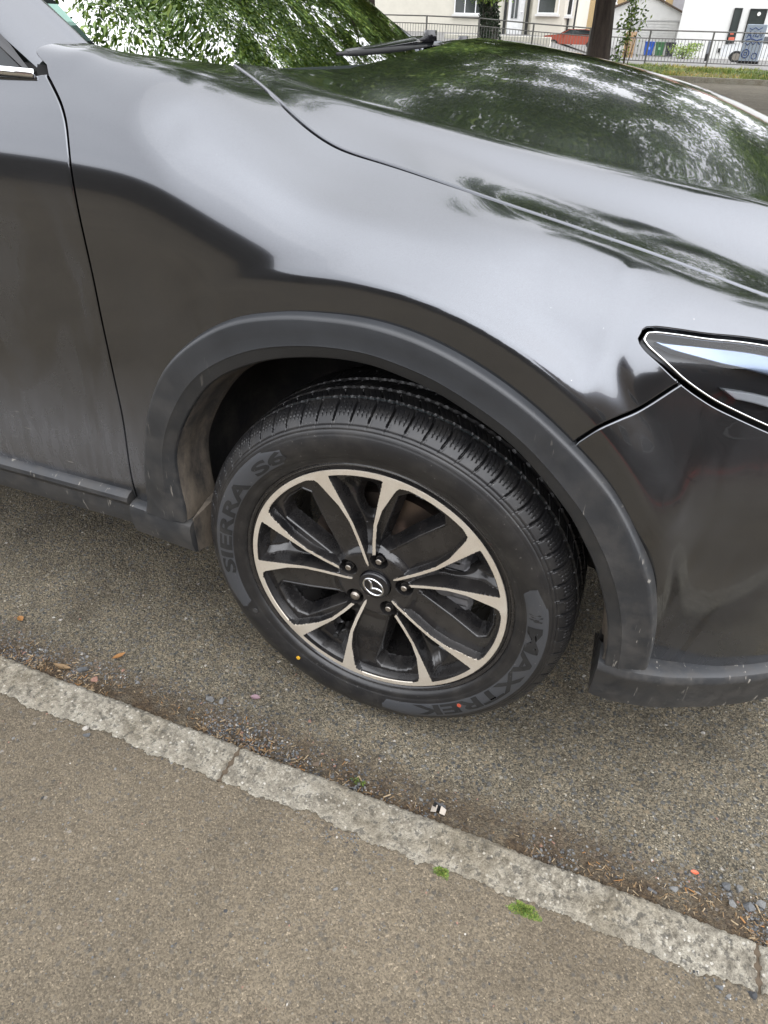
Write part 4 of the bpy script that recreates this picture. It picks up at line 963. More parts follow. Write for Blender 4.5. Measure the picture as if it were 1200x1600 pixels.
# footway: its asphalt laps raggedly over the back of the kerb
yp = np.concatenate([[0], np.array([.0015, .004, .009, .02, .05]), np.linspace(.1, 6.8, 30)])
rag = np.where((xs_ > -2.5) & (xs_ < 2.5), 1., 0.) * (.0042 * fbm(xs_ * 1.3, 5) + .0028 * fbm(xs_ * 7, 6) + .0013 * fbm(xs_ * 31, 8))
Yp = (KY0 + rag)[:, None] - yp[None, :]; Xp = np.tile(xs_[:, None], (1, len(yp))); Zp = KZ + np.interp(yp, [0, .0015, .004, .009, .02, .05, 6.8], [-.0030, .0006, .0017, .0021, .0018, .0012, .0008])[None, :] + 0 * Xp
o = sheet('pavement', np.stack([Xp, Yp, Zp], -1).reshape(-1, 3)[:], len(xs_), len(yp), M['pave']); 
o.data.flip_normals(); tag(o, kind='structure')
def kerb_stone(x0, x1, seed):
    nx, ny = 460, 30; rs = random.Random(seed); xx = np.linspace(x0 + .0025, x1 - .0025, nx); t = np.linspace(0, 1, ny)
    y1 = KY1 + .0012 * fbm(xx * 2, seed + 1) + .0011 * fbm(xx * 22, seed); y0 = KY0 - .014 + 0 * xx
    X, T = np.meshgrid(xx, t, indexing='ij'); Y_ = y0[:, None] + (y1 - y0)[:, None] * T
    ex = np.minimum(X - x0, x1 - X); ey = (1 - T) * .09
    Z = KZ - np.clip(.012 + .004 * np.sin(Y_ * 300) - ex, 0, 1) ** 2 * 60 - np.clip(.011 - ey, 0, 1) ** 2 * 60 + .0006 * np.sin(X * 61 + seed) * np.sin(Y_ * 90) + .0007 * np.random.RandomState(seed).normal(size=X.shape)
    V = np.stack([X, Y_, Z], -1)
    low = np.stack([xx, y1 + .002, np.full(nx, -.10)], -1); V = np.concatenate([V, low[:, None]], 1)
    e0 = V[:1].copy(); e0[..., 2] = -.1; e1 = V[-1:].copy(); e1[..., 2] = -.1; V = np.concatenate([e0, V, e1], 0)
    f = grid_faces(nx + 2, ny + 1); o = mk('kerb_stone', V.reshape(-1, 3), f, M['kerb'], None, True); o.data.flip_normals(); fix(o); tag(o, kind='structure'); return o
for k in range(-4, 5): kerb_stone(-.197 + .931 * k, -.197 + .931 * (k + 1), k + 7)
jt = MB(); jt.box((0, -.229, .004), (12, .076, .040)); o = jt.build('kerb_bedding', simple('dirty_joint_mortar', (.10, .075, .05), .95)); tag(o, kind='structure')
# far ground beyond the road
def sst(v, a, b): t = np.clip((v - a) / (b - a), 0, 1); return t*t*(3-2*t)
def zt(x, y):
    x = np.asarray(x, float); y = np.asarray(y, float); left = sst(-x, 4, 8)
    return .17 * sst(y, 22.5, 28.5) - .39 * sst(y, 31, 54) * (1 - left) + .62 * sst(y, 31, 42) * left - .012
gx = np.concatenate([np.linspace(-900, -60, 12), np.linspace(-50, 30, 81), np.linspace(40, 900, 12)]); gy = np.concatenate([np.linspace(22.9, 62, 60), np.linspace(70, 1200, 14)])
X, Yg = np.meshgrid(gx, gy, indexing='ij'); Zg = zt(X, Yg)
o = sheet('ground', np.stack([X, Yg, Zg], -1).reshape(-1, 3), len(gx), len(gy), simple('grey_side_street', (.20, .195, .185), .9, 0, .2, 2)); tag(o, kind='structure')
bg_ = MB(); bg_.box((0, -506, -.2), (1800, 1000, .3)); bg_.box((-480, 8, -.3), (820, 32, .3)); bg_.box((480, 8, -.3), (820, 32, .3)); o = bg_.build('terrain', simple('distant_ground', (.15, .15, .12), .9)); tag(o, kind='structure')
# ---------------------------------------------------------------- stones, leaves and scraps along the gutter
def stone_mesh(name, r, seed, flat=.6, mat=None):
    bm = bmesh.new(); bmesh.ops.create_icosphere(bm, subdivisions=2, radius=1); rs = random.Random(seed)
    cut = [(Vector((rs.gauss(0, 1), rs.gauss(0, 1), rs.gauss(0, 1))).normalized(), rs.uniform(.42, .72)) for _ in range(11)]
    for v in bm.verts:
        for n_, d in cut:
            q = v.co.dot(n_)
            if q > d: v.co -= n_ * (q - d)
        v.co = Vector((v.co.x * r * rs.uniform(.98, 1.02), v.co.y * r * .8, v.co.z * r * flat))
    zmin = min(v.co.z for v in bm.verts)
    for v in bm.verts: v.co.z -= zmin
    me = bpy.data.meshes.new(name); bm.to_mesh(me); bm.free()
    if mat: me.materials.append(mat)
    return me
def smat(n, c, r=.85): return simple(n, c, r, 0, .4, 90, .3, 300)
STM = [smat('blue_grey_stone', (.125, .130, .134)), smat('mid_grey_stone', (.20, .20, .195)), smat('pink_stone', (.30, .17, .125)), smat('pale_stone', (.48, .45, .40)), smat('brown_stone', (.16, .12, .085)), smat('dark_stone', (.05, .052, .055))]
def gz(x, y):
    if y < KY0: return KZ + .001
    if y < KY1 + .002: return KZ
    return max(0., .020 * math.exp(-((y - KY1) / .045) ** 2)) * .45
def thing_mesh(name, me, x, y, z, rz, label, cat, group=None):
    o = bpy.data.objects.new(name, me); COL.objects.link(o); o.location = (x, y, z); o.rotation_euler = (0, 0, rz); tag(o, label, cat, group); return o
for x, y, r, mi_, flat, rz, sd_, lab in (
    (-.629,-.138,.0135,0,.5,.6,1,'large flat blue grey stone in the gutter dirt next to the pink stone'),
    (-.587,-.152,.0115,2,.6,1.2,2,'pinkish brown stone against the kerb at the left'),
    (-.326,-.099,.0125,1,.6,.3,3,'broad mid grey stone, leftmost of the pair below the purple leaf'),
    (-.303,-.095,.0095,1,.6,1.7,4,'narrow grey stone, right hand one of the pair below the purple leaf'),
    (-.353,-.139,.0065,0,.7,.2,5,'small blue grey stone by the kerb left of the pair of grey gutter stones'),
    (-.499,-.120,.0070,1,.6,.9,6,'small grey pebble in the dirt right of the pink stone'),
    (-.500,-.271,.0100,3,.5,.2,7,'pale cream stone resting on the back edge of the kerb'),
    (-.487,-.283,.0090,0,.6,.8,8,'blue grey stone on the footway touching the pale cream stone'),
    (-.050,-.155,.0100,4,.35,-.2,9,'flat brown chip by the kerb just right of the kerb joint'),
    (.697,-.100,.0110,0,.6,.4,10,'blue grey stone, topmost left of the stone cluster at the right'),
    (.718,-.097,.0095,1,.6,1.4,11,'squarish grey stone, topmost right of the stone cluster at the right'),
    (.705,-.129,.0105,1,.6,.1,12,'rounded grey stone, lowest left of the stone cluster at the right'),
    (.731,-.124,.0130,0,.5,-.7,13,'long slanted blue stone in the middle of the cluster at the right'),
    (.752,-.111,.0110,1,.6,.5,14,'grey stone at the right end of the stone cluster'),
    (.614,-.141,.0100,1,.4,.2,15,'flat grey stone in the gutter dirt left of the stone cluster'),
    (.675,-.281,.0075,0,.6,.3,16,'blue grey pebble behind the kerb, left one of the last two in the corner'),
    (.722,-.272,.0075,5,.6,1.3,17,'dark pebble touching the back of the kerb at the right edge'),
    (.688,-.288,.0060,1,.6,.9,18,'small grey pebble behind the kerb near the right edge, nearest the camera'),
    (.088,-.365,.0055,1,.6,.9,19,'small light grey pebble alone on the footway below the small moss tuft'),
    (-.06,-.46,.0045,5,.6,.9,20,'tiny dark pebble alone near the middle of the footway')):
    thing_mesh('pebble', stone_mesh('pebble', r, sd_, flat, STM[mi_]), x, y, gz(x, y) - .001, rz, lab, 'stone', 'loose stones along the kerb')
def leaf_mesh(name, L_, W_, mat, curl=.25):
    V = []; F = []; n = 8
    for i in range(n + 1):
        t = i / n; w = W_ * math.sin(math.pi * min(1, t * .97 + .02)) ** .8; z = L_ * curl * (t - .5) ** 2 * 1.6 + .0012
        V += [((t - .5) * L_, -w / 2, z + w * .25), ((t - .5) * L_, 0, z), ((t - .5) * L_, w / 2, z + w * .25)]
    for i in range(n): F += [[i*3, i*3+1, i*3+4, i*3+3], [i*3+1, i*3+2, i*3+5, i*3+4]]
    me = bpy.data.meshes.new(name); me.from_pydata([tuple(v) for v in V], [], F); me.materials.append(mat); return me
LM = {'orange': simple('dry_orange_leaf', (.34, .16, .045), .7, 0, .4, 80), 'purple': simple('dull_purple_petal', (.26, .17, .19), .7, 0, .3, 80), 'tan': simple('tan_dead_leaf', (.23, .15, .075), .8, 0, .4, 80), 'coral': simple('coral_scrap', (.62, .13, .06), .6)}
for px_, py_, L_, W_, c, rz, lab in ((-.584,-.076,.030,.012,'orange',1.0,'curled orange leaf lying on the road left of the wheel'),(-.876,-.070,.022,.014,'orange',-.4,'small orange leaf near the left edge of the road'),(-.241,-.060,.022,.013,'purple',.2,'dull purple leaf on the road beside the grey gutter stones'),(-.674,-.152,.045,.012,'tan',.1,'long tan leaf against the kerb at the left'),(.646,-.098,.014,.008,'coral',.1,'tiny coral red scrap in the gutter at the right')):
    thing_mesh('fallen_leaf' if c != 'coral' else 'plastic_scrap', leaf_mesh('leaf', L_, W_, LM[c]), px_, py_, gz(px_, py_) + .004, rz, lab, 'leaf' if c != 'coral' else 'litter', 'leaves on the road' if c != 'coral' else None)
# black and white scrap of packaging against the kerb
lt = empty('litter_scrap', (.201, -.160, gz(.201, -.160) + .004), .1); tag(lt, 'crumpled black and white scrap of packaging against the kerb', 'litter')
l1 = MB(); l1.add([(-.014,-.006,.002),(-.004,-.008,.008),(-.003,.006,.009),(-.013,.007,.001)], [[0,1,2,3]]); l1.add([(.003,-.008,.007),(.013,-.006,.001),(.014,.005,.002),(.004,.006,.009)], [[0,1,2,3]])
o = l1.build('white_flap', simple('cream_card', (.42, .37, .31), .6), lt); so = o.modifiers.new('thick', 'SOLIDIFY'); so.thickness = .0006
l2 = MB(); l2.add([(-.012,.004,.001),(-.004,-.004,.007),(.004,-.004,.007),(.013,.003,.001),(.011,.011,.006),(-.010,.012,.008)], [[0,1,2,3,4,5]])
o = l2.build('black_film', simple('black_film', (.01, .01, .011), .35), lt); so = o.modifiers.new('thick', 'SOLIDIFY'); so.thickness = .0006
l3 = MB(); l3.box((0, 0, .002), (.017, .006, .002), bev=.0008); o = l3.build('black_plastic_sliver', M['gloss']); o.location = (.578, -.160, gz(.578, -.160) + .002); o.rotation_euler = (0, .1, -.25); tag(o, 'small black plastic sliver in the gutter dirt at the right', 'litter')
# loose grit and crumbs: nobody could count them
def scatter(name, n, fn, mats, seed, kind_shape):
    rs = random.Random(seed); V = []; F = []; mi = []
    for i in range(n):
        x, y, r = fn(rs); z = gz(x, y); b = len(V); a = rs.uniform(0, 6.28)
        if kind_shape == 'stone':
            ex, ey, ez = r * rs.uniform(.8, 1.3), r * rs.uniform(.6, 1), r * rs.uniform(.4, .8)
            P = [(ex,0,0),(0,ey,0),(-ex,0,0),(0,-ey,0),(ex*.55,ey*.5,ez),(-ex*.5,ey*.55,ez*.9),(-ex*.55,-ey*.5,ez),(ex*.5,-ey*.55,ez*1.1)]
            P = [(p[0]*rs.uniform(.8,1.2), p[1]*rs.uniform(.8,1.2), p[2]*rs.uniform(.8,1.1)) for p in P]
            Q = [[4,5,6,7],[0,1,4],[1,5,4],[1,2,5],[2,6,5],[2,3,6],[3,7,6],[3,0,7],[0,4,7]]
        else:
            l = r * rs.uniform(1.3, 4.2); w = r * rs.uniform(.3, .9); zz = rs.uniform(.001, .005); P = [(-l,-w,zz),(l,-w*.6,zz + rs.uniform(-.001,.003)),(l,w*.6,zz+.001),(-l,w,zz),(0,0,zz+w)]; Q = [[0,1,4],[1,2,4],[2,3,4],[3,0,4]]
        ca, sa = math.cos(a), math.sin(a)
        V += [(x + p[0]*ca - p[1]*sa, y + p[0]*sa + p[1]*ca, z - r*.1 + p[2]) for p in P]; F += [[b + k for k in q] for q in Q]; m = rs.choices(range(len(mats)), weights=[w_ for _, w_ in mats])[0]; mi += [m] * len(Q)
    o = mk(name, V, F, None, None, False, mats=[m for m, _ in mats], fm=mi); tag(o, kind='stuff'); return o
def gutter(rs):
    while True:
        x = rs.uniform(-1.3, 1.5); d = abs(rs.gauss(0, .042)); y = KY1 + .004 + d
        c = math.exp(-((x + .62) / .20) ** 2) + 1.0 * math.exp(-((x + .28) / .13) ** 2) + 1.1 * math.exp(-((x - .68) / .13) ** 2) + .22
        if rs.random() < c: return x, y, rs.uniform(.0009, .0030) * (1.5 if rs.random() < .10 else 1)
def onroad(rs):
    return rs.uniform(-1.6, 1.6), rs.uniform(-.16, 1.0), rs.uniform(.0012, .0032)
def onpave(rs):
    return rs.uniform(-.9, 1.2), rs.uniform(-.75, -.285), rs.uniform(.0008, .0022) * (1.6 if rs.random() < .06 else 1)
def kerbback(rs):
    x = rs.choice([-.52, -.35, .04, .06, .10, .64, .7]) + rs.gauss(0, .05); return x, KY0 - .004 - abs(rs.gauss(0, .014)), rs.uniform(.001, .003)
SW = [(STM[0], 4), (STM[1], 2.2), (STM[2], .3), (STM[3], .35), (STM[4], 3.2), (STM[5], 2.4)]
scatter('gutter_grit', 9000, gutter, SW, 1, 'stone'); scatter('road_grit', 1500, onroad, SW, 2, 'stone'); scatter('pavement_grit', 1700, onpave, SW, 3, 'stone'); scatter('kerb_edge_grit', 330, kerbback, SW, 4, 'stone')
scatter('gutter_debris', 2200, lambda rs: (lambda t: (t[0], KY1 + .003 + abs(rs.gauss(0, .026)), rs.uniform(.0008, .0020)))(gutter(rs)), [(LM['tan'], 3), (LM['orange'], .45), (simple('pale_straw', (.34, .26, .16), .8), 1.6), (simple('dark_crumb', (.05, .035, .02), .9), 3)], 5, 'straw')
# moss tufts
M['moss'] = simple('bright_green_moss', (.12, .20, .03), .8, 0, .5, 200); M['moss2'] = simple('yellow_green_moss', (.22, .26, .05), .8, 0, .4, 200)
def tuft(x, y, rx, ry, n, seed, label, cat='moss', h=.006, name='moss_tuft', mats=None):
    rs = random.Random(seed); V = []; F = []; mi = []
    for i in range(n):
        a = rs.uniform(0, 6.28); d = math.sqrt(rs.random()); cx_, cy_ = rx*d*math.cos(a)*(1+.3*math.sin(3*a+seed)), ry*d*math.sin(a)*(1+.3*math.cos(2*a)); l = rs.uniform(.0015, .0045); t = rs.uniform(0, 6.28); hh = rs.uniform(.2, 1)*h*(1.2-d); b = len(V)
        V += [(cx_, cy_, .0), (cx_ + l*math.cos(t), cy_ + l*math.sin(t), hh), (cx_ + l*.6*math.cos(t+1.2), cy_ + l*.6*math.sin(t+1.2), hh*.8)]; F.append([b, b+1, b+2]); mi.append(rs.random() < .35)
    o = mk(name, V, F, None, None, False, mats=mats or [M['moss'], M['moss2']], fm=[int(q) for q in mi]); o.location = (x, y, gz(x, y) + .0005); tag(o, label, cat, 'moss tufts by the kerb' if cat == 'moss' else None); return o
tuft(.383, -.281, .024, .013, 900, 3, 'larger bright green moss tuft in the footway by the kerb'); tuft(.241, -.274, .013, .010, 350, 4, 'smaller green moss tuft left of the bigger one')
tuft(.041, -.162, .016, .006, 60, 5, 'thin yellow green grass sprig in the gutter dirt', 'grass sprig', .02, 'grass_sprig')
# ---------------------------------------------------------------- background
def zg(x, y): return float(zt(x, y)) if y > 22.9 else 0.
M['render_white'] = simple('white_render', (.66, .66, .64), .85, 0, .08, 3); M['cream'] = simple('cream_render', (.62, .59, .51), .85, 0, .08, 3)
M['upvc'] = simple('white_window_frame', (.80, .80, .80), .4); M['tile'] = simple('brown_red_roof_tiles', (.22, .10, .065), .85, 0, .3, 9)
M['ybrick'] = simple('yellow_brown_brick', (.45, .33, .17), .9, 0, .25, 12); M['galv'] = simple('galvanised_steel', (.17, .165, .155), .5, .4, .2, 8)
M['pane'] = simple('dark_window_pane', (.045, .052, .05), .08); M['bpipe'] = simple('black_pipe', (.02, .02, .02), .4)
# grass verge
rs = random.Random(11); V = []; F = []; mi = []
for i in range(17000):
    x = rs.uniform(-14, 3.6) if i % 3 == 0 else rs.uniform(-4, 3.55); y0 = 23.25; y1 = 28.3; y = rs.uniform(y0, y1); 
    if x > 2.2 and y > 25.0 + (3.6 - x) * 2.2: continue
    z = zg(x, y); h = rs.uniform(.03, .11) * (1.3 if math.sin(x*2.1)*math.sin(y*1.7) > .1 else .7); a = rs.uniform(0, 3.14); w = rs.uniform(.008, .02); b = len(V); dx, dy = math.cos(a)*w, math.sin(a)*w; tx, ty = rs.gauss(0, .04), rs.gauss(0, .04)
    V += [(x-dx, y-dy, z), (x+dx, y+dy, z), (x+tx, y+ty, z+h)]; F.append([b, b+1, b+2]); q = math.sin(x*1.3 + 1) + math.sin(y*2.3) + rs.gauss(0, .8); mi.append(0 if q < .2 else 1 if q < 1.5 else 2 if rs.random() < .75 else 3)
o = mk('verge_grass', V, F, None, None, False, mats=[simple('mid_green_grass', (.13, .20, .045), .8), simple('yellow_green_grass', (.30, .33, .07), .8), simple('straw_coloured_grass', (.42, .34, .13), .8), simple('fallen_yellow_leaves', (.60, .36, .06), .8)], fm=mi); tag(o, kind='stuff')
vx = np.linspace(-14, 3.7, 60); vy = np.linspace(23.2, 28.4, 16); X, Yg = np.meshgrid(vx, vy, indexing='ij'); o = sheet('verge_soil', np.stack([X, Yg, zt(X, Yg) + .012], -1).reshape(-1, 3), 60, 16, simple('grassy_soil', (.12, .12, .045), .95, 0, .5, 3)); tag(o, kind='structure')
kb = MB(); kb.box((-10, 23.14, .05), (50, .13, .16)); o = kb.build('far_kerb', M['kerb']); tag(o, kind='structure')
# pedestrian railing
fr = empty('pedestrian_railing', (0, 29, 0)); tag(fr, 'long grey metal pedestrian railing with thin upright bars along the grass verge', 'railing')
posts = [(-14.0 + 2.04*i + .3, 29.1 + .02*i*0) for i in range(10)]
def ztop(x): return 1.17 + .24 * float(sst(-x, 3, 9))
for i, (x, y) in enumerate(posts):
    zb = zg(x, y) ; zb = min(zb, ztop(x) - .95); m = MB(); m.box((x, y - 29, (zb + ztop(x)) / 2), (.06, .05, ztop(x) - zb), bev=.008); m.build('railing_post', M['galv'], fr)
    if i < len(posts) - 1:
        x2, y2 = posts[i+1]; m = MB(); za, zc = ztop(x), ztop(x2)
        for dz, r in ((-.02, .024), (-.25, .018), (-.90, .018)): m.tube([(x, y-29, za+dz), (x2, y2-29, zc+dz)], r, 6)
        m.build('railing_rail', M['galv'], fr)
        m = MB()
        for k in range(1, 19):
            t = k / 19; xx = x + (x2-x)*t; zz = za + (zc-za)*t; m.tube([(xx, y-29, zz-.25), (xx, y-29, zz-.90)], .009, 4, cap=False)
        m.build('railing_bars', M['galv'], fr)
# houses
def window(parent, x0, x1, z0, z1, y, name='window', mull=(), frame=M['upvc'], fw=.06, sill=True, pane=M['pane']):
    m = MB(); m.box(((x0+x1)/2, y - .012, z1 - fw/2), (x1-x0, .07, fw)); m.box(((x0+x1)/2, y - .012, z0 + fw/2), (x1-x0, .07, fw))
    for xx in [x0 + fw/2, x1 - fw/2] + list(mull): m.box((xx, y - .014, (z0+z1)/2), (fw if xx in (x0 + fw/2, x1 - fw/2) else fw*.8, .066, z1 - z0 - 2*fw))
    f = m.build(name, frame, parent); p = MB(); p.box(((x0+x1)/2, y + .0, (z0+z1)/2), (x1-x0-fw, .02, z1-z0-fw)); p.build('pane', pane, f)
    if sill: s = MB(); s.box(((x0+x1)/2, y - .06, z0 - .05), (x1-x0+.16, .16, .09)); s.build('sill', M['render_white'], f)
    return f
def gable(parent, x0, x1, y0, y1, zw, zr, mat, over=.25, along='x'):
    m = MB(); t = .14
    if along == 'x':
        ym = (y0+y1)/2
        for a, b in ((y0 - over, ym), (y1 + over, ym)): 
            z0_ = zw - over*.5; m.add([(x0-over,a,z0_),(x1+over,a,z0_),(x1+over,b,zr),(x0-over,b,zr),(x0-over,a,z0_+t),(x1+over,a,z0_+t),(x1+over,b,zr+t),(x0-over,b,zr+t)], [[0,1,2,3],[4,5,6,7],[0,1,5,4],[1,2,6,5],[2,3,7,6],[3,0,4,7]])
    else:
        xm = (x0+x1)/2
        for a, b in ((x0 - over, xm), (x1 + over, xm)):
            z0_ = zw - over*.5; m.add([(a,y0-over,z0_),(a,y1+over,z0_),(b,y1+over,zr),(b,y0-over,zr),(a,y0-over,z0_+t),(a,y1+over,z0_+t),(b,y1+over,zr+t),(b,y0-over,zr+t)], [[0,1,2,3],[4,5,6,7],[0,1,5,4],[1,2,6,5],[2,3,7,6],[3,0,4,7]])
    return fix(m.build('roof', mat, parent))
h1 = empty('house', (0, 0, 0)); tag(h1, 'cream house with a white front door and bay window behind the railing', 'house')
m = MB(); m.box((-14.6, 48, 3.3), (15.5, 9.6, 6.4)); m.build('wall', M['cream'], h1)
m = MB(); m.prism([(-8.35, 43.2), (-8.35, 42.55), (-6.7, 42.45), (-6.05, 43.1), (-6.05, 43.2)], .4, 5.6); fix(m.build('bay', M['cream'], h1))
gable(h1, -22.4, -6.8, 43.2, 52.8, 6.5, 9.4, M['tile'])
window(h1, -12.75, -10.95, 1.60, 2.95, 43.17, mull=(-12.15, -11.55)); window(h1, -8.08, -6.98, 1.68, 2.9, 42.49, mull=())
window(h1, -6.62, -6.30, 1.62, 2.9, 42.62, sill=True)
window(h1, -12.75, -10.95, 4.2, 5.4, 43.17, mull=(-12.15, -11.55)); window(h1, -8.08, -6.98, 4.1, 5.3, 42.49)
m = MB(); m.box((-9.32, 43.15, 1.75), (.86, .08, 1.95), bev=.01); d = m.build('front_door', M['upvc'], h1)
m = MB(); m.box((-9.50, 43.09, 2.05), (.13, .05, 1.15)); m.box((-9.30, 43.09, 2.05), (.13, .05, 1.15)); m.build('door_glass', M['pane'], d); m = MB(); m.tube([(-9.05, 43.06, 1.75), (-8.95, 43.06, 1.75)], .02, 6); m.build('handle', M['chrome'], d)
m = MB(); m.box((-9.90, 43.13, 1.9), (.14, .08, 2.3)); m.box((-8.70, 43.13, 1.9), (.14, .08, 2.3)); m.build('door_surround', M['bpipe'], h1)
for xx in (-6.45, -6.12): m = MB(); m.tube([(xx, 42.62, .4), (xx, 42.62, 5.8)], .05, 8); m.build('drainpipe', M['bpipe'], h1)
lw = MB(); lw.box((-9.0, 38.0, .55), (5.2, .25, .42), bev=.02); o = lw.build('garden_wall', M['cream']); tag(o, 'low cream garden wall in front of the house with the white door', 'wall')
h2 = empty('terraced_house'); tag(h2, 'tall yellow brick house far behind the garage', 'house')
m = MB(); m.box((-4.0, 74, 3.5), (13, 8, 7.4)); m.build('wall', M['ybrick'], h2); gable(h2, -10.5, 2.5, 70, 78, 7.2, 10, M['tile'])
window(h2, -4.1, -3.3, 2.8, 4.4, 69.97); window(h2, -8, -7, 2.8, 4.2, 69.97); m = MB(); m.box((-1.9, 69.96, 3.4), (1.6, .1, 5)); m.build('grey_panel', simple('grey_cladding', (.33, .32, .33), .8), h2)
gr = empty('garage'); tag(gr, 'white gabled garage with a pale roller door, behind the wheelie bins', 'garage')
m = MB(); m.add([(-6.4,57,-.4),(-1.45,57,-.4),(-1.45,57,2.05),(-3.75,57,3.0),(-6.4,57,2.0),(-6.4,64,-.4),(-1.45,64,-.4),(-1.45,64,2.05),(-3.75,64,3.0),(-6.4,64,2.0)], [[0,1,2,3,4],[9,8,7,6,5],[0,4,9,5],[1,6,7,2],[0,5,6,1],[2,7,8,3],[3,8,9,4]]); fix(m.build('wall', M['render_white'], gr))
m = MB()
for a, b in (((-6.65,1.93),(-3.75,3.03)), ((-1.2,1.97),(-3.75,3.03))): m.add([(a[0],56.8,a[1]),(a[0],64.2,a[1]),(b[0],64.2,b[1]),(b[0],56.8,b[1]),(a[0],56.8,a[1]+.1),(a[0],64.2,a[1]+.1),(b[0],64.2,b[1]+.1),(b[0],56.8,b[1]+.1)], [[0,1,2,3],[4,5,6,7],[0,1,5,4],[1,2,6,5],[2,3,7,6],[3,0,4,7]])
fix(m.build('roof', simple('dark_brown_roof_edge', (.10, .07, .05), .8), gr))
m = MB(); 
for k in range(12): m.box((-2.72, 56.96 - .004*(k % 2), -.28 + .155*k + .075), (2.35, .06, .148), bev=.01)
m.build('roller_door', simple('pale_roller_door', (.62, .62, .60), .6), gr); m = MB(); m.box((-4.25, 56.96, .65), (.5, .05, 1.9)); m.box((-2.72, 56.95, 1.63), (2.5, .08, .07)); m.build('door_frame', simple('pale_grey_frame', (.5, .5, .49), .7), gr)
h3 = empty('corner_building'); tag(h3, 'big white rendered building with two tall narrow dark windows at the right', 'building')
m = MB(); m.box((6.8, 58.6, 3.3), (16.3, 9, 7.6)); m.build('wall', M['render_white'], h3); gable(h3, -1.35, 14.95, 54.1, 63.1, 7.1, 9.6, M['tile'])
window(h3, 1.58, 2.05, .46, 2.32, 54.06, frame=M['bpipe'], fw=.04, sill=False, mull=()); window(h3, 2.46, 3.42, .2, 2.30, 54.06, frame=M['bpipe'], fw=.05, sill=False)
m = MB(); m.box((1.84, 54.02, .78), (.34, .05, .20), bev=.02); m.box((1.80, 54.02, 1.05), (.20, .05, .08)); m.build('red_window_display', simple('red_display', (.55, .12, .07), .6), h3)
m = MB(); m.tube([(3.0, 54.0, 2.05), (3.0, 53.98, 2.05)], .10, 16); m.build('round_lamp', simple('round_white_lamp', (.75, .75, .72), .4), h3)
m = MB(); m.box((1.5, 54.04, .20), (.5, .04, .22)); m.build('air_vent', M['bpipe'], h3)
# bins
def bin_(x, y, col, label, s=.72):
    e = empty('wheelie_bin', (x, y, zg(x, y))); tag(e, label, 'wheelie bin', 'wheelie bins by the garage')
    m = MB(); b, t = .22*s/.72*1.0, .29*s/.72; h = .70
    m.add([(-b,-b,.05),(b,-b,.05),(b,b,.05),(-b,b,.05),(-t,-t,h),(t,-t,h),(t,t*1.1,h),(-t,t*1.1,h)], [[3,2,1,0],[0,1,5,4],[1,2,6,5],[2,3,7,6],[3,0,4,7],[4,5,6,7]]); mt = simple('bin_plastic', col, .5); fix(m.build('bin_body', mt, e))
    m = MB(); m.box((0, 0, h + .035), (2*t + .05, 2*t + .07, .06), bev=.025); m.box((0, t + .02, h + .02), (2*t, .05, .05), bev=.01); m.build('lid', mt, e)
    for sx in (-1, 1): m = MB(); m.tube([(sx*b*.9, b, .09), (sx*(b*.9+.05), b, .09)], .09, 12); m.build('bin_wheel', M['bpipe'], e)
    m = MB(); m.box((0, -t*.95, .42), (.16, .012, .14)); m.build('sticker', simple('bin_sticker', tuple(min(1, c*2.4 + .12) for c in col), .5), e)
bin_(-2.86, 54.0, (.02, .09, .42), 'bright blue wheelie bin, leftmost of the three'); bin_(-2.20, 54.0, (.04, .13, .05), 'dark green wheelie bin between the blue and the black one'); bin_(-1.58, 54.0, (.02, .022, .03), 'black wheelie bin, rightmost of the three')
b = empty('bollard', (.60, 39.1, zg(.6, 39.1))); tag(b, 'grey square bollard with a black base behind the railing', 'bollard')
m = MB(); m.box((0, 0, .52), (.15, .15, .48), bev=.02); m.build('shaft', simple('grey_bollard', (.20, .21, .23), .6), b); m = MB(); m.box((0, 0, .14), (.19, .19, .28), bev=.02); m.build('base', M['bpipe'], b)
wp = empty('wooden_gate_panel', (-3.3, 44.0, zg(-3.3, 44))); tag(wp, 'pale brown slatted wooden panel standing beside the big tree trunk', 'gate panel')
m = MB()
for k in range(6): m.box((-.22 + .09*k, 0, .56), (.078, .03, 1.12), bev=.006)
m.build('slats', simple('pale_weathered_wood', (.46, .30, .15), .8, 0, .3, 14), wp)
for z_ in (.2, .9): m = MB(); m.box((0, -.035, z_), (.54, .03, .08)); m.build('crossbar', simple('brown_wood', (.34, .21, .10), .8), wp)
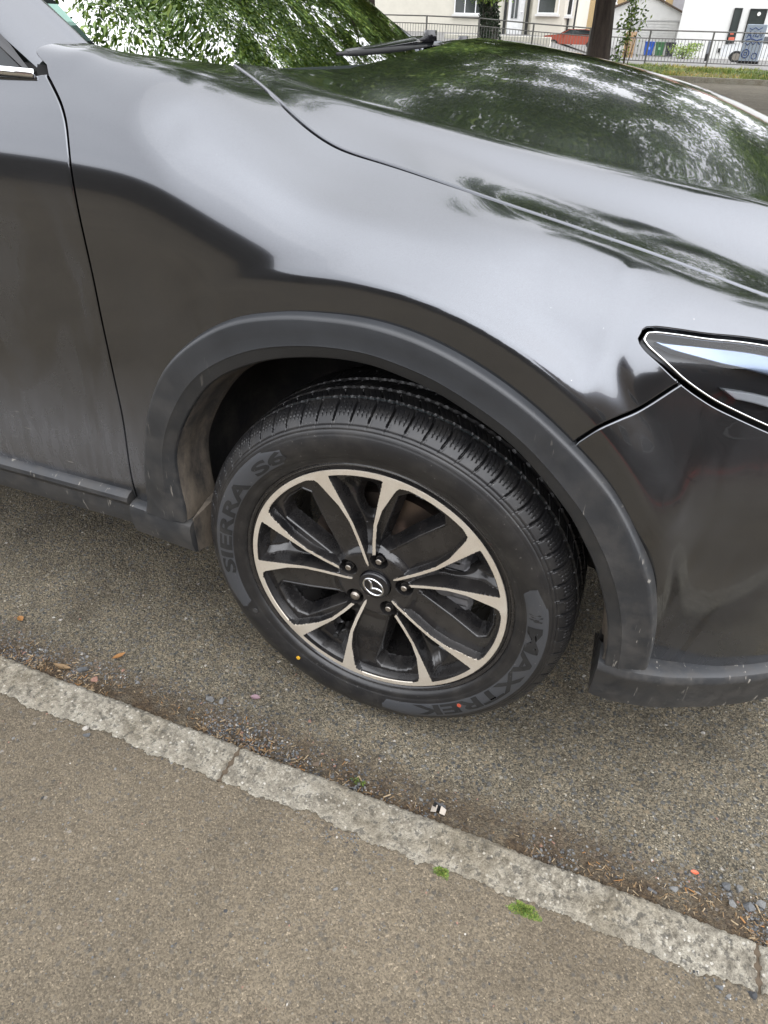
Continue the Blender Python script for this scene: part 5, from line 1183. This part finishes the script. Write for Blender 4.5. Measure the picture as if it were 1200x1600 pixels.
# cars behind
def small_car(x, y, rz, col, label, name='car'):
    e = empty(name, (x, y, zg(x, y)), rz); tag(e, label, 'car'); mt = simple('car_paint', col, .25, .1, .08, 3, Coat_Weight=.8)
    prof = [(-2.0,.30),(-2.05,.62),(-1.98,.88),(-1.6,.95),(-.95,1.02),(-.35,1.42),(.75,1.45),(1.45,1.30),(1.9,.98),(2.02,.70),(2.0,.30)]
    V = []; n = len(prof)
    for yy, k in ((-.84, .93), (-.86, 1), (-.60, 1.0), (.60, 1.0), (.86, 1), (.84, .93)): V += [(px, yy if pz < 1.05 else yy * (1 - (pz - 1.05) * .5), .3 + (pz - .3) * (1 if abs(yy) < .7 or pz < 1.05 else .985)) for px, pz in prof]
    F = [[i*n+j, i*n+(j+1) % n, (i+1)*n+(j+1) % n, (i+1)*n+j] for i in range(5) for j in range(n)] + [list(range(n)), list(range(5*n, 6*n))[::-1]]
    o = mk('body', V, F, mt, e, False); fix(o); autosm(o, 35)
    for s in (-1, 1):
        m = MB(); m.add([(-.78, s*.825, 1.03), (1.35, s*.80, 1.06), (1.20, s*.735, 1.31), (.70, s*.715, 1.38), (-.33, s*.715, 1.36)], [[0,1,2,3,4]]); w_ = m.build('side_window', M['wglass'], e); so = w_.modifiers.new('t', 'SOLIDIFY'); so.thickness = .03; so.offset = 0
        for xx in (-1.3, 1.25):
            m = MB(); m.tube([(xx, s*.70, .31), (xx, s*.885, .31)], .31, 24); t_ = m.build('wheel', M['rubber'], e, False); m = MB(); m.tube([(xx, s*.88, .31), (xx, s*.90, .31)], .19, 16); m.build('rim', M['steel'], t_)
        m = MB(); m.box((-1.97, s*.62, .74), (.12, .30, .13), bev=.03); m.build('headlight', M['drl'], e); m = MB(); m.box((1.97, s*.66, .82), (.10, .24, .16), bev=.03); m.build('tail_light', simple('red_lamp', (.5, .02, .02), .3), e)
        m = MB(); m.box((-.62, s*.95, 1.02), (.14, .16, .11), bev=.03); m.build('door_mirror', mt, e)
    m = MB(); m.add([(-.98, -.66, 1.035), (-.98, .66, 1.035), (-.40, .56, 1.40), (-.40, -.56, 1.40)], [[0,1,2,3]]); w_ = m.build('windscreen', M['wglass'], e); so = w_.modifiers.new('t', 'SOLIDIFY'); so.thickness = .05; so.offset = 0
    return e
c1 = small_car(-5.75, 40.9, .05, (.40, .10, .07), 'orange red car parked behind the railing, partly hidden by the trunk'); c1.scale = (.72, .72, .55)
c2_ = small_car(3.0, 39.6, .0, (.72, .73, .74), 'silver white car behind the graffiti covered cabinet at the right edge'); c2_.scale = (.92, .92, .72)
# graffiti covered cabinet
gb = empty('street_cabinet', (2.15, 35.2, zg(2.15, 35.2))); tag(gb, 'grey roadside cabinet covered in dark blue graffiti at the right edge', 'cabinet')
m = MB(); m.box((0, 0, .68), (.72, .40, 1.24), bev=.02); m.build('housing', simple('grey_blue_cabinet', (.26, .30, .35), .6, 0, .2, 5), gb); m = MB(); m.box((0, 0, .04), (.78, .46, .12)); m.build('plinth', M['dark'], gb)
g_ = MB()
def scrawl(pts, r=.018): g_.tube([(x, -.205, z) for x, z in pts], r, 5)
for sx, sz in ((0, 0),):
    scrawl([(-.28,.86),(-.20,1.08),(-.12,.86),(-.15,.95),(-.25,.95)]); scrawl([(-.06,.88),(-.04,1.06),(.04,1.04),(.02,.90),(.10,.92)]); scrawl([(.12,.88),(.16,1.08),(.24,.90),(.27,1.06)]); scrawl([(-.3,.78),(-.1,.84),(.1,.78),(.3,.84)], .022); scrawl([(-.28,.70),(-.18,.62),(-.08,.74),(.02,.64),(.12,.76),(.26,.66)], .02)
    scrawl([(-.17+.13*math.cos(t), .34+.14*math.sin(t)) for t in np.linspace(0, 6.3, 16)], .022); scrawl([(-.17+.06*math.cos(t), .34+.05*math.sin(t)) for t in np.linspace(0, 6.3, 12)]); scrawl([(.17+.10*math.cos(t), .27+.10*math.sin(t)) for t in np.linspace(0, 6.3, 14)], .014)
    scrawl([(-.26,1.18),(-.16,1.12),(-.05,1.2),(.08,1.13),(.2,1.2)], .014)
g_.build('graffiti', simple('dark_blue_spray_paint', (.02, .05, .16), .5), gb)
# plants
GL = [simple('fresh_green_leaves', (.17, .27, .045), .6), simple('deep_green_leaves', (.075, .145, .028), .6), simple('light_green_leaves', (.28, .38, .07), .6)]
def leaves(name, pts, size, seed, parent=None, w=(4, 4, 2)):
    rs = np.random.RandomState(seed); n = len(pts); P = np.asarray(pts); D = rs.normal(size=(n, 3)); D /= np.linalg.norm(D, axis=1, keepdims=True); U = np.cross(D, rs.normal(size=(n, 3))); U /= np.linalg.norm(U, axis=1, keepdims=True) + 1e-9
    s = (size * rs.uniform(.6, 1.3, n))[:, None]; V = np.stack([P - D*s, P + U*s*.42, P + D*s, P - U*s*.42], 1).reshape(-1, 3); F = np.arange(4*n).reshape(n, 4)
    return mk(name, V, F, None, parent, False, mats=GL, fm=rs.choice(3, n, p=np.array(w) / sum(w)))
def bush(x, y, r, h, n, size, seed, label, name='shrub', z=None, w=(4, 3, 3)):
    rs = np.random.RandomState(seed); z = zg(x, y) if z is None else z; e = empty(name, (x, y, z)); tag(e, label, 'shrub' if name == 'shrub' else 'plant')
    k = rs.normal(size=(9, 3)) * np.array([r*.5, r*.5, h*.22]) + np.array([0, 0, h*.5]); c = k[rs.randint(9, size=n)]; P = c + rs.normal(size=(n, 3)) * np.array([r*.28, r*.28, h*.16]); P[:, 2] = np.clip(P[:, 2], .03, h)
    leaves('foliage', P, size, seed, e, w); m = MB()
    for i in range(6): m.tube([(0, 0, 0), tuple(k[i]*.5), tuple(k[i])], [.015, .010, .005], 5)
    m.build('stem', simple('brown_stem', (.10, .07, .045), .9), e)
bush(-1.42, 20.3, .26, 2.0, 620, .055, 21, 'slender light green shrub growing against the right side of the big trunk')
bush(-.62, 49.4, .75, .75, 800, .07, 22, 'bright green low plants at the foot of the white building', 'garden_plants', w=(3, 1, 6))
# trees
M['ivyleaf'] = simple('dark_ivy_leaves', (.020, .042, .014), .5)
def bark(name, c): 
    n = NT(name); f = n.noise(9, 6, .7, stretch=(1, 1, .18)); n.setp(Base_Color=n.mix(1, c, n.ramp(f, [(.3, .45), (.6, 1.2)]), 'MULTIPLY'), Roughness=.95); n.bump(f, 1, .05); return n.m
M['bark'] = bark('dark_furrowed_bark', (.060, .046, .037)); M['bark2'] = bark('grey_bark', (.12, .11, .095))
def tree(x, y, rt, h, cz, cr, n, size, seed, label, lean=(0, 0), ivy=False, mat=M['bark'], nb_=46):
    rs = np.random.RandomState(seed); e = empty('street_tree' , (x, y, zg(x, y))); tag(e, label, 'tree', 'street trees'); e['group'] = 'street trees'
    nseg = 14; nk = 20; V = []
    H = cz + .2
    for i in range(nseg):
        t = i / (nseg-1); r = rt * (1.35 - .35 * min(1, t*7)) * (1 - .55*t); 
        for k in range(nk): a = 2*math.pi*k/nk; rr = r * (1 + .07*math.sin(5*a + seed) + .05*math.sin(9*a + t*7)); V.append((lean[0]*t*H + rr*math.cos(a), lean[1]*t*H + rr*math.sin(a), t*H - .05))
    F = grid_faces(nseg, nk).tolist() + [[i*nk+nk-1, i*nk, (i+1)*nk, (i+1)*nk+nk-1] for i in range(nseg-1)]
    o = mk('trunk', V, F, mat, e, True); fix(o)
    m = MB(); tips = []; top = Vector((lean[0]*H, lean[1]*H, H - .3))
    for i in range(9):
        a = 2*math.pi*i/9 + rs.rand(); el = rs.uniform(.25, 1.2); L_ = cr * rs.uniform(.6, .95); d = Vector((math.cos(a)*math.cos(el), math.sin(a)*math.cos(el), math.sin(el)*h/cr*.35))
        st_ = top - Vector((0, 0, rs.uniform(0, 1.2))); p1 = st_ + d*L_*.4 + Vector((0, 0, .2)); p2 = st_ + d*L_; m.tube([st_, p1, p2], [rt*.4, rt*.22, rt*.06], 7); tips += [p1, p2]
        for j in range(3):
            q = p1 + Vector(np.clip(rs.normal(size=3), -1.5, 1.5)) * cr*.33; q.z = max(q.z, p1.z - .2); m.tube([p1, (p1+q)/2 + Vector((0, 0, .15)), q], [rt*.16, rt*.09, rt*.03], 5); tips.append(q)
    m.build('limbs', mat, e, True)
    C = np.array([tuple(t) for t in tips]); ex = rs.normal(size=(nb_, 3)); ex /= np.linalg.norm(ex, axis=1, keepdims=True); ex = ex * rs.uniform(.45, 1, (nb_, 1)) * np.array([cr, cr, h/2]) + np.array([lean[0]*H, lean[1]*H, cz + h/2]); ex = ex[ex[:, 2] > cz - .4]; C = np.vstack([C, ex])
    rad = rs.uniform(.45, 1.15, len(C)); idx = rs.randint(len(C), size=n); dv = rs.normal(size=(n, 3)); dv /= np.linalg.norm(dv, axis=1, keepdims=True); P = C[idx] + dv * rad[idx][:, None] * rs.uniform(.35, 1, (n, 1)) * np.array([1.15, 1.15, .7]); P[:, 2] = np.maximum(P[:, 2], cz - 1.2)
    leaves('crown', P, size, seed + 1, e, (4, 5, 1.5))
    if ivy:
        t = rs.rand(4200) * .9; a = rs.rand(4200)*2*math.pi; r = rt * (1 - .5*t) + rs.uniform(-.02, .12, 4200); iv = leaves('ivy', np.stack([lean[0]*t*H + r*np.cos(a), lean[1]*t*H + r*np.sin(a), t*H], 1), .06, seed + 5, e, (0, 8, 0)); iv.data.materials[1] = M['ivyleaf']
    return e
tree(-2.02, 20.0, .31, 11.5, 3.4, 6.0, 48000, .13, 31, 'big dark straight tree trunk rising in front of the railing', lean=(-.045, 0), nb_=62)
tree(-7.55, 31.2, .36, 8, 3.2, 4.8, 11000, .17, 32, 'ivy covered leaning tree trunk behind the railing near the windscreen', lean=(-.16, 0), ivy=True, mat=M['bark2'])
tree(7.2, 16.5, .25, 9, 3.0, 4.6, 13000, .13, 33, 'leafy street tree out to the right beyond the bonnet, mirrored in its paint')
tree(-8.4, 16.8, .28, 10, 3.2, 5.2, 15000, .13, 34, 'leafy street tree beyond the windscreen, mirrored in its glass')
tree(-17, 24, .28, 9, 3.2, 5.4, 8000, .19, 35, 'leafy street tree far to the left beyond the windscreen')
tree(13.5, 24, .28, 10, 3.2, 5.5, 8000, .19, 36, 'leafy street tree far to the right beyond the bonnet')
tree(-5.4, 12.9, .22, 14.5, 3.4, 6.6, 230000, .066, 37, 'spreading street tree across the road on the left, mirrored in windscreen and bonnet', nb_=170)
tree(5.6, 11.2, .26, 10.0, 3.4, 6.0, 90000, .075, 38, 'spreading street tree across the road on the right, mirrored in the bonnet', nb_=95)
sp = np.random.RandomState(5); P = sp.normal(size=(260, 3)) * np.array([.45, .3, .10]) + np.array([-7.75, 30.6, 2.02]); e = empty('hanging_branch', (0, 0, 0)); tag(e, 'low hanging bright green leafy branch in front of the ivy covered trunk', 'branch'); leaves('foliage', P, .07, 9, e, (3, 0, 6)); m = MB(); m.tube([(-7.7, 30.7, 3.2), (-7.75, 30.6, 2.5), (-7.8, 30.6, 2.05)], [.03, .02, .01], 5); m.build('twig', M['bark2'], e)
# ---------------------------------------------------------------- the photographer's side of the road: seen only as reflections in the paint
bw = MB(); bw.box((-2, -6.6, 1.25), (30, .3, 2.6), bev=.02); o = bw.build('raised_boundary_wall', simple('brown_stone_wall', (.14, .13, .12), .9, 0, .4, 5, .4, 12)); tag(o, 'long brown stone boundary wall behind the footway, unseen, raised to darken the road by the car', 'wall')  # unseen wall, made taller to cut low light on the road under the car
cw = MB(); cw.box((8.5, -4.6, .031), (14, 1.1, .008)); o = cw.build('red_paving', simple('red_surfacing', (.30, .05, .035), .85)); tag(o, kind='structure')
nr = empty('roadside_railing', (0, 0, 0)); tag(nr, 'dark railing beside the red paving on the near footway', 'railing')
ps = [(2.6 + 1.6*i, -2.7 - .25*i) for i in range(6)]
for i, (x, y) in enumerate(ps):
    m = MB(); m.tube([(x, y, 0), (x, y, 1.05)], .03, 8); m.build('railing_post', M['galv'], nr)
    if i < 5:
        x2, y2 = ps[i+1]; m = MB(); 
        for z_ in (1.03, .85, .15): m.tube([(x, y, z_), (x2, y2, z_)], .02, 6)
        m.build('railing_rail', M['galv'], nr); m = MB()
        for k in range(1, 14): t = k/14; m.tube([(x+(x2-x)*t, y+(y2-y)*t, .85), (x+(x2-x)*t, y+(y2-y)*t, .15)], .009, 4)
        m.build('railing_bars', M['galv'], nr)

nb_b = empty('brick_building', (0, 0, 0)); tag(nb_b, 'long two storey brown brick building behind the footway, seen only mirrored in the wing', 'building')
m = MB(); m.box((19, -14, 3.6), (24, 8, 7.2)); m.build('wall', simple('brown_brick', (.24, .19, .145), .9, 0, .3, 8), nb_b); gable(nb_b, 7, 31, -18, -10, 7.2, 9.8, M['tile'])
for i in range(7):
    for z0 in (.9, 3.6): m = MB(); m.box((9 + 3.2*i, -9.99, z0 + .7), (1.2, .1, 1.4)); w_ = m.build('window', M['upvc'], nb_b); m = MB(); m.box((9 + 3.2*i, -9.92, z0 + .7), (1.05, .04, 1.22)); m.build('pane', M['pane'], w_)
